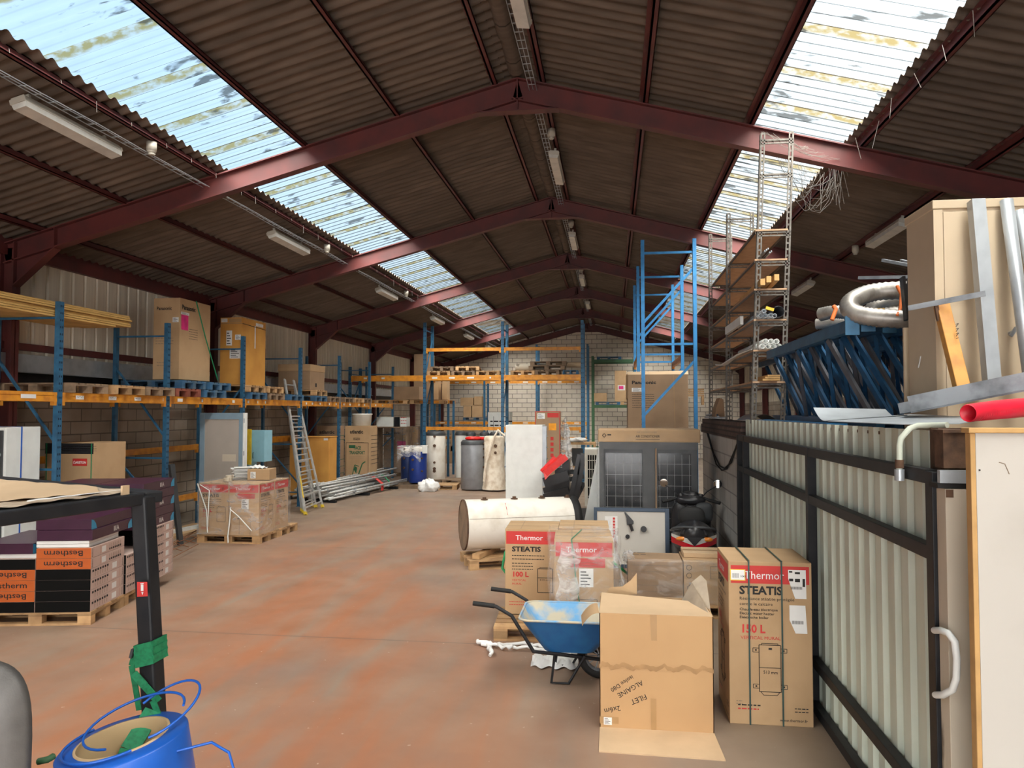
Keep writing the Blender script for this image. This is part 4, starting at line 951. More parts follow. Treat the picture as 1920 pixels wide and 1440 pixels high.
# seat
sc=AY(-10,1345,2.15)
t.location=(0,0,0)
s0=AY(-60,1345,1.9); 
def seat(b):
    # rounded back rest seen from behind/side
    pr=[]
    c0=AY(-82,1462,2.0); hw=.25; hh=.36
    n=20
    def P(u,v):
        a=u*2*PI; ca,sa=math.cos(a),math.sin(a); ex=.45
        x=hw*math.copysign(abs(ca)**ex,ca); z=hh*math.copysign(abs(sa)**ex,sa)
        th=[.0,.03,.07,.09,.09][int(round(v*4))]; k=[0.0,.86,.97,1.0,.93][int(round(v*4))]
        return (c0.x+x*k+.02*z,c0.y-.10+th,c0.z+z*k)
    b.grid(P,48,4)
    def Q(u,v):
        a=u*2*PI; ca,sa=math.cos(a),math.sin(a); ex=.45; k=[.93,.0][int(round(v))]
        return (c0.x+hw*k*math.copysign(abs(ca)**ex,ca),c0.y-.01,c0.z+hh*k*math.copysign(abs(sa)**ex,sa))
    b.grid(Q,48,1)
sub(t,'seat_back','seat_grey',seat)
c0=AY(-82,1462,2.0)
def rect(b):
    b.bar(c0+Vector((.17,-.098,-.3)),c0+Vector((.185,-.098,.08)),.012,.01,up=(0,1,0)); b.bar(c0+Vector((.0,-.10,.05)),c0+Vector((.185,-.098,.085)),.012,.01,up=(0,1,0))
sub(t,'seat_rib','seat_grey',rect)
sub(t,'seat_side','seat_grey',lambda b:b.cyl(c0+Vector((.24,.04,-.45)),c0+Vector((.235,.04,-.18)),.055,16,.04))
sub(t,'rear_hood','black_steel',lambda b:b.box(c0.x-.1,c0.x+.62,1.6,2.62,.45,.94),.03)
sub(t,'hood_top','dark_grey',lambda b:b.box(c0.x+.30,c0.x+.62,2.15,2.58,.94,1.03),.02)
for x,y in((c0.x+.55,2.6),(c0.x+.55,1.9)): sub(t,'wheel','black_rubber',lambda b:b.cyl((x-.12,y,.24),(x+.1,y,.24),.24,28))
sub(t,'latch','green_rack',lambda b:b.tube([AY(72,1428,2.1),AY(90,1424,2.1),AY(100,1418,2.12)],.01,8))
# strap roll
t=thing('strapping_roll','blue strapping roll with cardboard core on the forklift','roll',(0,0,0))
rc=AY(230,1384,2.34); t.location=rc; t.rotation_euler=(math.radians(4),math.radians(-8),0)
sub(t,'band','blue_plastic',lambda b:b.lathe([(.145,0),(.196,-.004),(.202,-.01),(.202,-.30),(.145,-.30)],n=56))
sub(t,'core','cardcore',lambda b:b.lathe([(.138,.004),(.146,.004),(.146,-.30),(.138,-.30),(.138,.004)],n=56))
def loop(pts): sub(t,'loose_band','blue_plastic',lambda b:b.tube(pts,.0045,6))
def circ(cx,cy,cz,rx,ry,tl,a0,a1,n=22): return [Vector((cx+rx*math.cos(a),cy+ry*math.sin(a),cz+tl*math.sin(a*1.0+.5))) for a in[a0+(a1-a0)*i/n for i in range(n+1)]]
loop(circ(.03,.03,.045,.17,.13,.035,.2,4.6)); loop(circ(.10,.08,.05,.13,.12,.05,-1.4,2.6)); loop(circ(-.01,-.02,.012,.16,.155,.004,2.6,5.6))
loop([Vector((.2,-.02,-.05)),Vector((.3,.02,-.05)),Vector((.38,-.02,-.07)),Vector((.44,-.1,-.12))])
# green webbing on post
t=thing('green_webbing','green webbing strap wound round the black forklift post','strap',(0,0,0))
def onp(f,dx=0,dy=-.06,dz=0): return Pt.lerp(Pm,f)+Vector((dx,dy,dz))
for f,w_ in((.69,.028),(.72,.032),(.755,.032)):
    c_=Pt.lerp(Pm,f); q=[c_+Vector(v) for v in((-.036,-.045,-.008),(.036,-.045,.012),(.036,.045,.012),(-.036,.045,-.01),(-.036,-.045,-.008))]
    sub(t,'wrap','green_strap',lambda b:b.strap(q,.004,w_,up=(0,0,1)))
sub(t,'tail','green_strap',lambda b:b.strap([onp(.80,-.034),onp(.86,.0,-.048),onp(.90,.03,-.046),onp(.935,.04,-.03)],.004,.028,up=(0,0,1)))
sub(t,'tail','green_strap',lambda b:b.strap([onp(.70,-.04,-.03),onp(.78,-.062,-.03),onp(.86,-.052,-.03),onp(.98,-.04,-.03)],.022,.004,up=(0,1,0)))
sub(t,'buckle','dark_grey',lambda b:b.bar(onp(.70,-.045,-.04),onp(.74,-.056,-.04),.014,.01))
g0=AY(288,1332,2.52); sub(t,'tail','green_strap',lambda b:b.strap([g0+Vector((.02,0,.01)),g0,g0+Vector((-.03,-.09,-.10)),g0+Vector((-.04,-.12,-.16))],.065,.004,up=(0,1,0)))
# ================================================================ radiator cartons on pallets
def stack(px,py,ang,spec,plab,dep=.62,w=.475,gap=0.003):
    pass
P0=AZ(170,1172); P1=AZ(250,1127); sd=Vector((P1.x-P0.x,P1.y-P0.y,0)).normalized(); an=math.atan2(sd.y,sd.x)-H   # side direction = local +Y
ux=Vector((math.cos(an),math.sin(an),0)); uy=Vector((-math.sin(an),math.cos(an),0))
P0=Vector((P0.x,P0.y,0))
def loc(u,v,z): return P0+ux*u+uy*v+Vector((0,0,z))
t_=dup(PW,loc(-1.2,0,0),an,'front pallet under the black and orange radiator cartons'); t_['label']='front pallet under the black and orange radiator cartons'; del t_['group']
t_=dup(PW,loc(-1.2,.82,0),an,'rear pallet under the radiator cartons'); del t_['group']
hb=.118
def rad(u,v,z,w,d,kind,flip,label,h=hb):
    fm={'black':'box_black','orange':'box_orange','plum':'plum'}[kind]
    t=thing('radiator_carton',label,'box',loc(u,v,z),an)
    b=MB(); b.box(0,w,0,d,0,h-.003); b.build('carton_body','box_pink' if kind!='plum' else 'plum',t,.003)
    it=[]
    if kind=='orange':
        it=[('R','f',.0,w,0,h-.003,'box_orange')]
        it+=[('T','f','Bestherm',w*.14,h*.3,.085,'ink',.012,w*.72)] if not flip else [('T','f','Bestherm',w*.86,h*.72,.085,'ink',.012,w*.72,PI)]
    elif kind=='black': it=[('R','f',0,w,0,h-.003,'box_black')]
    elif kind=='plum' : it=[('P','r',[(.12,0),(.0,0),(.0,h*.95),(.05,h*.85),(.10,h*.5)],'cyan_print')] if flip else [('T','r','IIIA',d*.5,.03,.08,'white_print',.02,.14),('P','r',[(d,0),(d-.12,0),(d-.11,h*.5),(d-.05,h*.85),(d,h*.95)],'cyan_print')]
    if kind!='plum':
        r_=random.Random(int(label.__hash__())%7 if False else len(label)); 
        if flip: it+=[('R','r',d*.30,d*.42,.02,h-.03,'white_label')]+[('R','r',d*(.52+.055*k),d*(.555+.055*k),.018,.042,'ink') for k in range(7)]+[('R','r',d*(.53+.055*k),d*(.54+.055*k),.05,h-.03,'grey_print') for k in range(7)]+[('T','r','Bestherm',.035,.012,.03,'ink',.01,.09,H),('R','r',d*.26,d*.265,.01,h-.01,'box_orange')]
        else: it+=[('R','r',d*.62,d*.76,.02,h-.03,'white_label')]+[('R','r',d*(.04+.07*k),d*(.085+.07*k),h-.045,h-.02,'ink') for k in range(7)]+[('R','r',d*(.12+.07*k),d*(.13+.07*k),.02,h-.05,'grey_print') for k in range(6)]+[('T','r','Bestherm',d*.95,.012,.03,'ink',.01,.09,H),('R','r',d*.86,d*.865,.01,h-.01,'box_orange')]
    deco(t,w,d,h-.003,it); return t
W2=.60; D2=.80; z=.146
ordn=['lowest','second from below','third from below','fourth from below','fifth from below','sixth from below','seventh from below','eighth from below','ninth from below','tenth from below','eleventh from below']
KR=['black','black','black','black','orange','orange']; KL=['black','orange','orange','orange','black']
fl=[0,0,0,0,1,1]
for i,k in enumerate(KR): rad(-W2,.0,z+i*hb,W2-.01,D2,k,fl[i],f'{k} ended radiator carton, right front pile, {ordn[i]}')
for i,k in enumerate(KL): rad(-2*W2,.0,z+i*hb,W2-.01,D2,k,(i!=2) if k=='orange' else 0,f'{k} ended radiator carton, left front pile, {ordn[i]}')
for i in range(4): rad(-W2+.02,D2+.01,z+i*hb,W2-.01,.62,'black',0,f'pink sided radiator carton, middle pile behind the front, {ordn[i]}')
for i in range(6): rad(-W2+.06,D2+.66,z+i*hb,W2-.01,.70,'black',0,f'pink sided radiator carton, rear pile, {ordn[i]}') if True else None
zz=z+6*hb
def plain(u,v,z,w,d,h,m,name,label,cat='box'): b=MB(); b.box(0,w,0,d,0,h); return one(name,b,m,label,cat,loc(u,v,z),an,None,.003)
plain(-W2-.02,.03,zz,W2-.03,D2-.1,.034,'white_label','flat_radiator','white radiator panel, lower of two on the front pile','radiator')
plain(-W2-.02,.03,zz+.037,W2-.03,D2-.1,.034,'white_label','flat_radiator','white radiator panel, upper of two on the front pile','radiator')
zz+=.075
rad(-W2-.01,.02,zz,W2,.98,'plum',0,'plum carton lying on the white radiator panels'); rad(-W2-.03,.03,zz+hb,W2,1.0,'plum',1,'plum carton with blue corner under the cage roof')
rad(-2*W2-.05,.02,z+5*hb+.05,W2,.98,'plum',1,'plum carton on the left front pile')
plain(-2*W2,.05,z+5*hb,W2-.03,.7,.045,'white_label','flat_radiator','white radiator panel on the left front pile','radiator')
zz2=z+6*hb
for i in range(5): rad(-W2+.04,D2+.40,zz2+i*hb*.98+.09 if False else zz2+i*hb,W2,.98,'plum',i%2,f'plum radiator carton, tall rear pile, {ordn[i]}')
rad(-W2*2+.03,D2+.30,zz2+4*hb,W2,.98,'plum',0,'plum radiator carton, top left of the tall rear pile')
for i in range(9): rad(-W2*2+.03,D2+.66,z+i*hb,W2,.62,'black',0,f'radiator carton, far left rear pile, {ordn[i]}')
# ================================================================ tanks in the middle distance
def tank(name,label,px0,px1,pyb,pyt,m,lid='dark_grey',ports=(),Y=None,group=None,top=None):
    g=AZ((px0+px1)/2,pyb); Y=g.y if Y is None else Y
    x0=AY(px0,800,Y).x; x1=AY(px1,800,Y).x; r=(x1-x0)/2; zt=AY((px0+px1)/2,pyt,Y).z
    t=thing(name,label,'tank',((x0+x1)/2,Y+r,0),0,group)
    sub(t,'shell',m,lambda b:b.lathe([(0,.03),(r-.02,.03),(r,.06),(r,zt-.10),(r-.02,zt-.06)],n=40))
    sub(t,'lid',lid,lambda b:b.lathe([(r+.005,zt-.14),(r+.005,zt-.06),(r-.05,zt),(0,zt)],n=40))
    for (a,z,rr) in ports:
        d=Vector((math.sin(a),-math.cos(a),0)); sub(t,'port','rust',lambda b:(b.cyl(d*(r-.01)+Vector((0,0,z)),d*(r+.04)+Vector((0,0,z)),rr,14)))
    return t,r,zt
t,r,zt=tank('buffer_tank','grey foam jacketed tank with red coil on its lid',860,908,921,826,'tank_grey',ports=[(1.05,z,.035) for z in(.35,.7,1.0,1.25,1.4)])
sub(t,'seam','dark_grey',lambda b:b.box(r-.01,r+.006,-.02,.02,.06,zt-.1)); gx,gy=t.location.x,t.location.y
b=MB(); b.lathe([(.20,0),(.26,.03),(.26,.07),(.20,.10),(.16,.05),(.20,0)],n=30); b.cyl((.1,0,.05),(.34,-.1,.05),.05,12); one('red_coil',b,'red_paint','red coiled hose lying on the grey tank','hose',(gx,gy,zt))
t,r,zt=tank('buffer_tank','white tank in quilted jacket with red band right of the grey tank',905,943,921,818,'quilt',Y=21.9,ports=[(.25,1.35,.05),(.25,1.15,.04)],lid='quilt')
sub(t,'band','red_print',lambda b:b.lathe([(r+.006,.52),(r+.012,.55),(r+.006,.58)],n=40)); sub(t,'skirt','quilt',lambda b:b.lathe([(r,.7),(r+.03,.5),(r+.02,.3),(r+.07,.05)],n=40))
b=MB(); q0=Vector((gx+.40,gy-.5,.6)); b.tube([q0+Vector((0,0,-.3)),q0+Vector((.05,0,.2)),q0+Vector((.3,.0,1.0)),q0+Vector((.42,.0,1.22)),q0+Vector((.62,0,1.05))],.035,8)
one('drain_pipe',b,'quilt','pale bent plastic pipe leaning between the two front tanks','pipe')
tank('buffer_tank','tall white tank with dark ports beside the cross rack',795,831,905,809,'dirty_white',Y=24.0,ports=[(.1,1.55,.04),(.1,1.25,.05),(.1,.7,.04),(.1,.5,.05),(.1,.42,.05)])
tank('buffer_tank','white tank partly behind the tall one with ports',812,833,903,809,'dirty_white',Y=24.95)
tank('buffer_tank','white tank just left of the grey tank',852,872,903,809,'white_enamel',Y=25.3,ports=[(.4,1.2,.04)])
tank('buffer_tank','white tank right behind the grey tank',870,890,903,810,'dirty_white',Y=25.5)
tank('buffer_tank','white tank behind the quilted tank, left',898,916,903,810,'white_enamel',Y=25.6)
tank('buffer_tank','white tank behind the quilted tank, right',917,935,903,810,'dirty_white',Y=25.6)
for i,(x,y) in enumerate([(-6.05,23.95),(-4.95,25.2)]): pal('o',x,y,0,.0,['pallet beside the tall white tank','pallet under the tanks behind the grey tank'][i])
pal('w',AZ(786,917).x,AZ(786,917).y-.2,0,.1,'small wooden pallet showing right of the blue tanks')
for (a,c_,Y,lb,mm) in [(749,775,23.3,'dark blue tank, rear left of the pair','navy'),(763,796,22.6,'bright blue tank in front of the pair','blue_tank')]:
    if mm=='blue_tank': mat('blue_tank',(.012,.045,.28),.4,0,.1)
    t,r,zt=tank('blue_tank',lb,a,c_,905,846,mm,Y=Y,ports=[(-.3,z,.035) for z in(.45,.75,1.05)]+[(.7,z,.03) for z in(.4,.8)],lid='dirty_white')
    t.location.z=.12; 
    if mm=='blue_tank': bx,by,bz_,br=t.location.x,t.location.y,zt,r
sub(t,'control_box','white_enamel',lambda b:b.box(r*.72,r*.72+.16,-r*.9,-r*.9+.12,.95,1.2),.01)
b=MB(); b.box(bx-.75,bx+.45,by-.5,by+.75,0,.11); one('timber_base',b,'old_wood','low wooden base under the two blue tanks','pallet')  # solid timber base carrying the tanks, no crate
b=MB(); R=random.Random(4)
b.grid(lambda u,v:(bx-.55+.75*u,by-.42-.02*math.sin(u*20),bz_+.14-.45*v*(1-.4*math.sin(u*PI))+.04*math.sin(u*13+v*5)),20,10); b.grid(lambda u,v:(bx-.55+.75*u,by-.42+.6*v,bz_+.14+.03*math.sin(u*13+v*11)),20,10)
one('plastic_bag',b,'film_thick','torn clear plastic sheet over the blue tanks','plastic film')
def crumple(name,label,c,rx,ry,rz_,m='white_label',seed=1,cat='plastic film',n=26):
    r=random.Random(seed); ph=[r.uniform(0,6) for _ in range(6)]; b=MB()
    def f(u,v):
        a=2*PI*u; e=PI*(v-.5); k=1+.22*math.sin(a*5+ph[0]+e*3)+.15*math.sin(a*9+e*7+ph[1])+.1*math.sin(e*15+ph[2])
        return (c[0]+rx*k*math.cos(e)*math.cos(a),c[1]+ry*k*math.cos(e)*math.sin(a),max(.005,c[2]+rz_*k*math.sin(e)))
    b.grid(f,n,n//2); return one(name,b,m,label,cat)
p=AZ(803,921); crumple('plastic_bag','crumpled white bag on the floor right of the blue tanks',(p.x,p.y,.12),.28,.22,.2)
# ---- fridge like cabinet
Yf=17.4; x0,x1=AY(948,800,Yf).x,AY(1017,800,Yf).x; zt=AY(980,797,Yf).z
t=thing('grey_cabinet','tall pale grey steel cabinet standing with its back to the camera','cabinet',(x0,Yf,0)); w=x1-x0
sub(t,'casing','white_enamel',lambda b:b.box(0,w,0,.75,0,zt),.008); sub(t,'side_frame','galv',lambda b:(b.box(w+.002,w+.09,.0,.04,0,zt-.03),b.box(w+.002,w+.05,.6,.66,0,zt-.03)))
for i in range(7): sub(t,'shelf','galv_dull',lambda b:b.box(w+.002,w+.08,.03,.6,.15+i*.27,.165+i*.27))
for i,(z,m) in enumerate([(.55,'chip_paint'),(.25,'card_light'),(1.0,'galv')]): sub(t,'hinge_plate',m,lambda b:b.box(w+.002,w+.12,-.02,.02,z,z+.08))
# ---- carton with orange tag behind
def cart2(name,label,a,c_,yt,zb,Y,d,m,items=(),labels=(),yb=None,tape=None):
    xa,xb=AY(a,800,Y).x,AY(c_,800,Y).x; za=AY((a+c_)/2,yt,Y).z
    if yb: zb=AY((a+c_)/2,yb,Y).z
    return carton(name,label,xb-xa,d,za-zb,(xa,Y,zb),0,m,items,labels,tape)
Y=21.5; xa,xb=AY(1003,800,Y).x,AY(1050,800,Y).x; w=xb-xa; h=AY(1020,771,Y).z
carton('appliance_carton','tall carton edged in red with orange tag right of the grey cabinet',w,.5,h,(xa,Y,0),0,'card_dark',[('S','f',[(.01,0),(.01,h-.01),(w-.01,h-.01),(w-.01,0)],.02,'red_print'),('R','f',w*.5,w*.95,h-.18,h-.05,'red_print')]+[('R','f',w*.62,w*.74,.9+k*.16,1.0+k*.16,'red_print') for k in range(5)],
 [('f',w*.1,w*.4,h-.22,h-.06,'white_label','white shipping label'),('f',w*.55,w*.85,h-.55,h-.35,'orange_tag','orange paper tag')])
crumple('plastic_film','white plastic film hanging beside the carton with orange tag',(xb+.15,Y+.2,.95),.16,.15,.95,'film_thick',3)
cart2('white_carton','white carton with black lettering behind the middle rack post',915,956,773,0,26.0,.6,'white_enamel',[*lines('f',.08,2.0,2,.8,.10,.14,'ink'),('S','f',[(.2,0),(.2,2.2)],.012,'ink')],yb=803.5 if False else None)
# small table and clutter
p=AY(1085,830,22.5); b=MB(); b.box(p.x-.4,p.x+.5,22.4,23.2,1.38,1.44); [b.box(x,x+.06,y,y+.06,0,1.38) for x in(p.x-.4,p.x+.44) for y in(22.4,23.14)]; b.box(p.x-.4,p.x+.5,22.4,23.2,.70,.74)
one('workbench',b,'wood','plain wooden bench behind the red metal sheet','bench')
cart2('clear_tub','clear tub with dark contents on the bench by the outdoor unit',1071,1092,842,.745,22.5,.4,'dark_grey')
crumple('white_rag','white rags on top of the wooden bench',(p.x-.05,22.8,1.5),.25,.2,.07,'white_label',8,'rag')
# red bent sheet, black machine
t=thing('steel_frame_machine','black perforated steel frame machine right of the grey cabinet','machine',(0,0,0)); Ym=16.5
def q(px,py,Y=Ym): return AY(px,py,Y)
for k,(y,h_) in enumerate([(897,.22),(925,.16),(915,.2),(950,.1)]): sub(t,'cross_beam','black_plastic',lambda b:b.bar(q(1020,y+8,16.5+.3*k),q(1066,y-6,16.5+.3*k),.08,h_))
sub(t,'side_plate','black_plastic',lambda b:b.prism([(q(1036,0).x,.0),(q(1064,0).x,.0),(q(1063,0).x,q(1063,862).z),(q(1036,0).x,q(1036,885).z)],16.9,17.4,1))
for k in range(9): sub(t,'hole','white_label',lambda b:b.cyl(q(1047+(k%3)*3,868+(k//3)*4,16.89),q(1047+(k%3)*3,868+(k//3)*4,16.88),.014,8))
for a,c_ in (((1072,930),(1088,852)),((1080,932),(1095,850))): sub(t,'mast','black_plastic',lambda b:b.bar(q(*a,15.9),q(*c_,15.9),.12,.07,up=(0,1,0)))
for k,(a,c_) in enumerate([((1062,900),(1095,893)),((1062,925),(1092,915)),((1066,885),(1092,884)),((1078,940),(1095,905))]): sub(t,'strut','dark_grey',lambda b:b.bar(q(*a,17.2),q(*c_,17.2),.08,.10))
sub(t,'foot','dark_grey',lambda b:b.box(q(1030,0).x,q(1095,0).x,16.2,17.6,0,.12))
b=MB(); A=[q(1022,900,16.3),q(1062,858,16.3),q(1052,850,17.0),q(1018,882,17.0)]
b.add(A,[(0,1,2,3)]); b.bar(q(1022,888,16.3),q(1062,856,16.3),.01,.14); b.bar(q(1016,885,17.0),q(1042,858,17.0),.01,.12)
one('red_metal_sheet',b,'red_paint','bent bright red metal sheet resting on the black machine','metal sheet')
# outdoor unit, white board
Y=15.2; xa,xb=AY(1093,0,Y).x,AY(1135,0,Y).x; za=AY(1100,842,Y).z
t=thing('outdoor_unit','beige outdoor fan unit with black grille behind the white board','appliance',(xa,Y,0)); w=xb-xa
sub(t,'casing','lamp_body',lambda b:b.box(0,w,0,.35,.45,za),.015); sub(t,'grille','box_black',lambda b:b.box(.05,w-.02,-.008,-.001,.62,za-.12))
for k in range(9): sub(t,'grille_bar','lamp_body',lambda b:b.box(.05+k*(w-.08)/8,.062+k*(w-.08)/8,-.02,-.009,.62,za-.12))
for k in range(5): sub(t,'grille_bar','lamp_body',lambda b:b.box(.05,w-.02,-.028,-.021,.66+k*.18,.672+k*.18))
sub(t,'stand','galv_dull',lambda b:b.box(.05,w,.05,.3,0,.45)); sub(t,'top_cover','white_enamel',lambda b:b.box(.0,w*.6,.1,.3,za,za+.02))
Y=12.9; P=[AY(1097,975,Y),AY(1128,975,Y),AY(1128,822,Y),AY(1123,835,Y)]; P[0].z=.02;P[1].z=.02; P[0].x=AY(1085,985,Y).x
b=MB(); b.add(P+[p_+Vector((0,.03,0)) for p_ in P],[(0,1,2,3),(7,6,5,4),(0,4,5,1),(1,5,6,2),(2,6,7,3),(3,7,4,0)]); one('tapered_board',b,'sky_board' if False else 'white_enamel','pale tapered board leaning behind the white lying tank','board')
# ---- wrapped air conditioner
Y=12.0; xa,xb=-.21,1.345; w=xb-xa; zt=2.09
pal('w',xa+.02,Y,0,0,'pallet under the wrapped air conditioner')
t=thing('air_conditioner','large dark wrapped air conditioner with carton cap','appliance',(xa,Y,.15)); h=zt-.15
mat('slate',(.05,.055,.06),.5,.1,.15,6,c2=(.03,.033,.037)); mat('slate_light',(.075,.077,.08),.5,.1,.1)
sub(t,'casing','slate',lambda b:b.box(0.02,w-.02,.02,.9,0,h-.20),.01)
for a,c_ in((.10,w*.43),(w*.59,w*.92)):
    sub(t,'coil_panel','pane_dark',lambda b:b.box(a,c_,.008,.019,.15,h-.38))
    sub(t,'guard_wire','wire_grey',lambda b:[b.box(a+.03+k*(c_-a-.06)/4-.002,a+.03+k*(c_-a-.06)/4+.002,-.001,.007,.15,h-.40) for k in range(5)]+[b.box(a+.0,c_,-.003,.001,.2+k*.17,.204+k*.17) for k in range(8)])
sub(t,'centre_panel','slate_light',lambda b:b.box(w*.44,w*.56,.005,.0195,.1,h-.25)); sub(t,'top_rail','slate_light',lambda b:b.box(.02,w-.02,.0,.019,h-.32,h-.2))
sub(t,'corner_post','slate_light',lambda b:b.box(.0,.07,-.005,.06,0,h-.2)); sub(t,'pipe','card_dark',lambda b:b.cyl((w*.57,-.02,.1),(w*.57,-.02,h-.3),.012,8))
sub(t,'carton_cap','card',lambda b:b.box(-.02,w+.02,-.01,.95,h-.21,h),.02)
deco(t,w,.9,h,[('T','f','AIR CONDITIONER',w*.37,h-.13,.055,'ink',.01,w*.24),('R','f',w*.37,w*.61,h-.165,h-.158,'ink'),('T','f','AIR CONDITIONER',w*.38,h-.06,.035,'grey_print',.0,w*.2),('S','f',[(.05,h-.1),(.08,h-.07),(.11,h-.1),(.08,h-.13),(.05,h-.1)],.01,'ink'),('S','f',[(.13,h-.09),(.19,h-.09)],.02,'ink')])
for o in list(t.children):
    if o.name.startswith('printing'): o.location.y=-.012
shrink('stretch_film','glossy stretch film round the dark air conditioner',xa,xb,Y-.01,Y+.95,.16,zt+.01,'film_fine',.012,7)
# Panasonic carton on the bright rack
Y=15.75; xa,xb=AY(1173,0,Y).x,AY(1284,0,Y).x; zb=2.0; za=AY(1230,703,Y).z; w=xb-xa; h=za-zb
b=MB(); 
for i in range(8): b.box(xa-.02,xb+.05,Y-.02+i*.2,Y+.13+i*.2,1.993,2.01)
one('shelf_board',b,'old_wood','plank shelf under the big open beige carton','shelf')
t=carton('heat_pump_carton','big open beige carton on the bright blue rack',w,1.2,h,(xa,Y,zb+.012),0,'card_dark',[('T','f','Panasonic',.08,h-.20,.10,'ink',.03,.50),('S','f',[(w*.78,0),(w*.76,h)],.012,'tape')]+lines('f',.09,h-.42,7,.45,.022,.045,'ink',9),[('f',.08,.34,h-.36,h-.28,'white_label','white label strip')],tape=None)
sub(t,'flap','card_light',lambda b:b.add([(0,0,h),(w,0,h),(w+.02,.3,h+.09),(-.02,.3,h+.07),(0,0,h-.004),(w,0,h-.004),(w+.02,.3,h+.086),(-.02,.3,h+.066)],[(0,1,2,3),(7,6,5,4),(0,4,5,1),(1,5,6,2),(2,6,7,3),(3,7,4,0)]))
sub(t,'flap','card',lambda b:b.box(-.02,-.004,.05,1.1,h-.5,h+.02))
# boxes on racks at the back
Y=37.0
cart2('tall_carton','tall orange brown carton with pink label on the green rack',1153,1175,695,2.86,Y,.6,'card',[('R','f',.15,.5,.55,.8,'white_print')],[('f',.2,.42,.6,.76,'pink','pink label')])
cart2('brown_carton','low brown carton on the green rack, left end',1112,1138,737,2.86,Y,.6,'card')
g=dup(PB,(-.82,37.0,2.70),0,'blue pallet on the green rack level'); g2=dup(PW,(.42,37.0,2.70),0,'wooden pallet on the green rack under the tall carton'); g3=dup(PB,(-.75,37.0,4.93),0,'blue pallet alone on the upper green rack beam')
for q_ in(g,g2,g3): 
    if 'group' in q_: del q_['group']
Y=36.95
for (a,c_,yt,zb,lb) in [(863,888,745,2.62,'brown carton tilted on top of the taped group at the back'),(889,904,743,2.62,'small brown carton at the top right of the taped group'),(869,884,761,2.06,'lower left brown carton of the taped group'),(885,905,759,2.06,'lower right brown carton of the taped group')]:
    xa,xb=AY(a,800,Y).x,AY(c_,800,Y).x; za=AY(880,yt,Y).z; zb=AY(880,761,Y).z if zb>2.5 else AY(880,783,Y).z
    carton('brown_carton',lb,xb-xa-.02,.6,za-zb-.02,(xa,Y,zb+.01),0,'card',tape=None)
g=dup(PB,(AY(870,0,Y).x,Y,1.93),0,'blue pallet under the taped brown cartons at the back'); 
if 'group' in g: del g['group']
for i,(a,c_,yt,yb,lb) in enumerate([(845,858,814,838,'brown carton low behind the white tanks, left'),(836,851,836,862,'brown carton on the floor behind the white tanks')]):
    cart2('brown_carton',lb,a,c_,yt,0 if i else .55,33.5+i*0,.6,'card_dark')
# goods at the far right behind the shelving
b=MB(); 
for i in range(4): b.box(2.2,4.4,37.0,37.4,3.10+i*.1,3.17+i*.1)
b.box(2.2,2.3,37.0,37.4,2.69,3.1); b.box(4.3,4.4,37.0,37.4,2.69,3.1)
one('timber_planks',b,'wood','pale planks stacked on the green rack behind the shelving','planks')
# ---- white lying tank
A0=AY(869,980,11.45); r=.385; A0.z=.23+r; th=math.radians(22); L_=1.80
t=thing('lying_tank','big dirty white cylindrical tank lying on a small pallet','tank',(A0.x,A0.y,A0.z),th)
def cylx(b,x0,x1,r0,r1=None,n=48): b.cyl((x0,0,0),(x1,0,0),r0,n,r1,cap=False)
sub(t,'shell','dirty_white',lambda b:cylx(b,.0,L_-.0,r))
sub(t,'end_cap','rust_disc' if False else 'old_wood',lambda b:b.cyl((-.004,0,0),(-.0,0,0),r-.006,48)); sub(t,'rim','rust',lambda b:b.pipe((-.012,0,0),(.012,0,0),r+.004,.012,48))
sub(t,'end_band','black_rubber',lambda b:(b.pipe((L_-.10,0,0),(L_+.02,0,0),r+.012,.02,48),b.cyl((L_+.0,0,0),(L_+.01,0,0),r,48)))
sub(t,'seam','old_wood',lambda b:b.bar((0.02,-r*math.cos(.35)-.001,r*math.sin(.35)),(L_-.1,-r*math.cos(.35)-.001,r*math.sin(.35)),.004,.004))
for k,x in enumerate((.32,.80,1.25,1.68)): sub(t,'port','rust',lambda b:b.cyl((x,-.05,r-.01),(x,-.05,r+.035),.03,12).cyl((x,-.05,r-.005),(x,-.05,r+.006),.055,16))
sub(t,'red_mark','red_print',lambda b:b.tube([(.62,-r*math.sin(a)-.0,r*math.cos(a)+.002) for a in(.5,.8,1.1)],.004,4))
b=MB(); b.bar(A0+Vector((.25,-.3,-r-.042)),A0+Vector((.45,.5,-r-.042)),.12,.075); b.bar(A0+Vector((1.0,-.1,-r-.042)),A0+Vector((1.1,.7,-r-.042)),.12,.075); one('timber_bearer',b,'wood','wooden bearers between the lying white tank and its pallet','bearer')
g=dup(PW,(A0.x+.18,A0.y-.42,0),th,'short wooden pallet under the lying white tank'); 
if 'group' in g: del g['group']
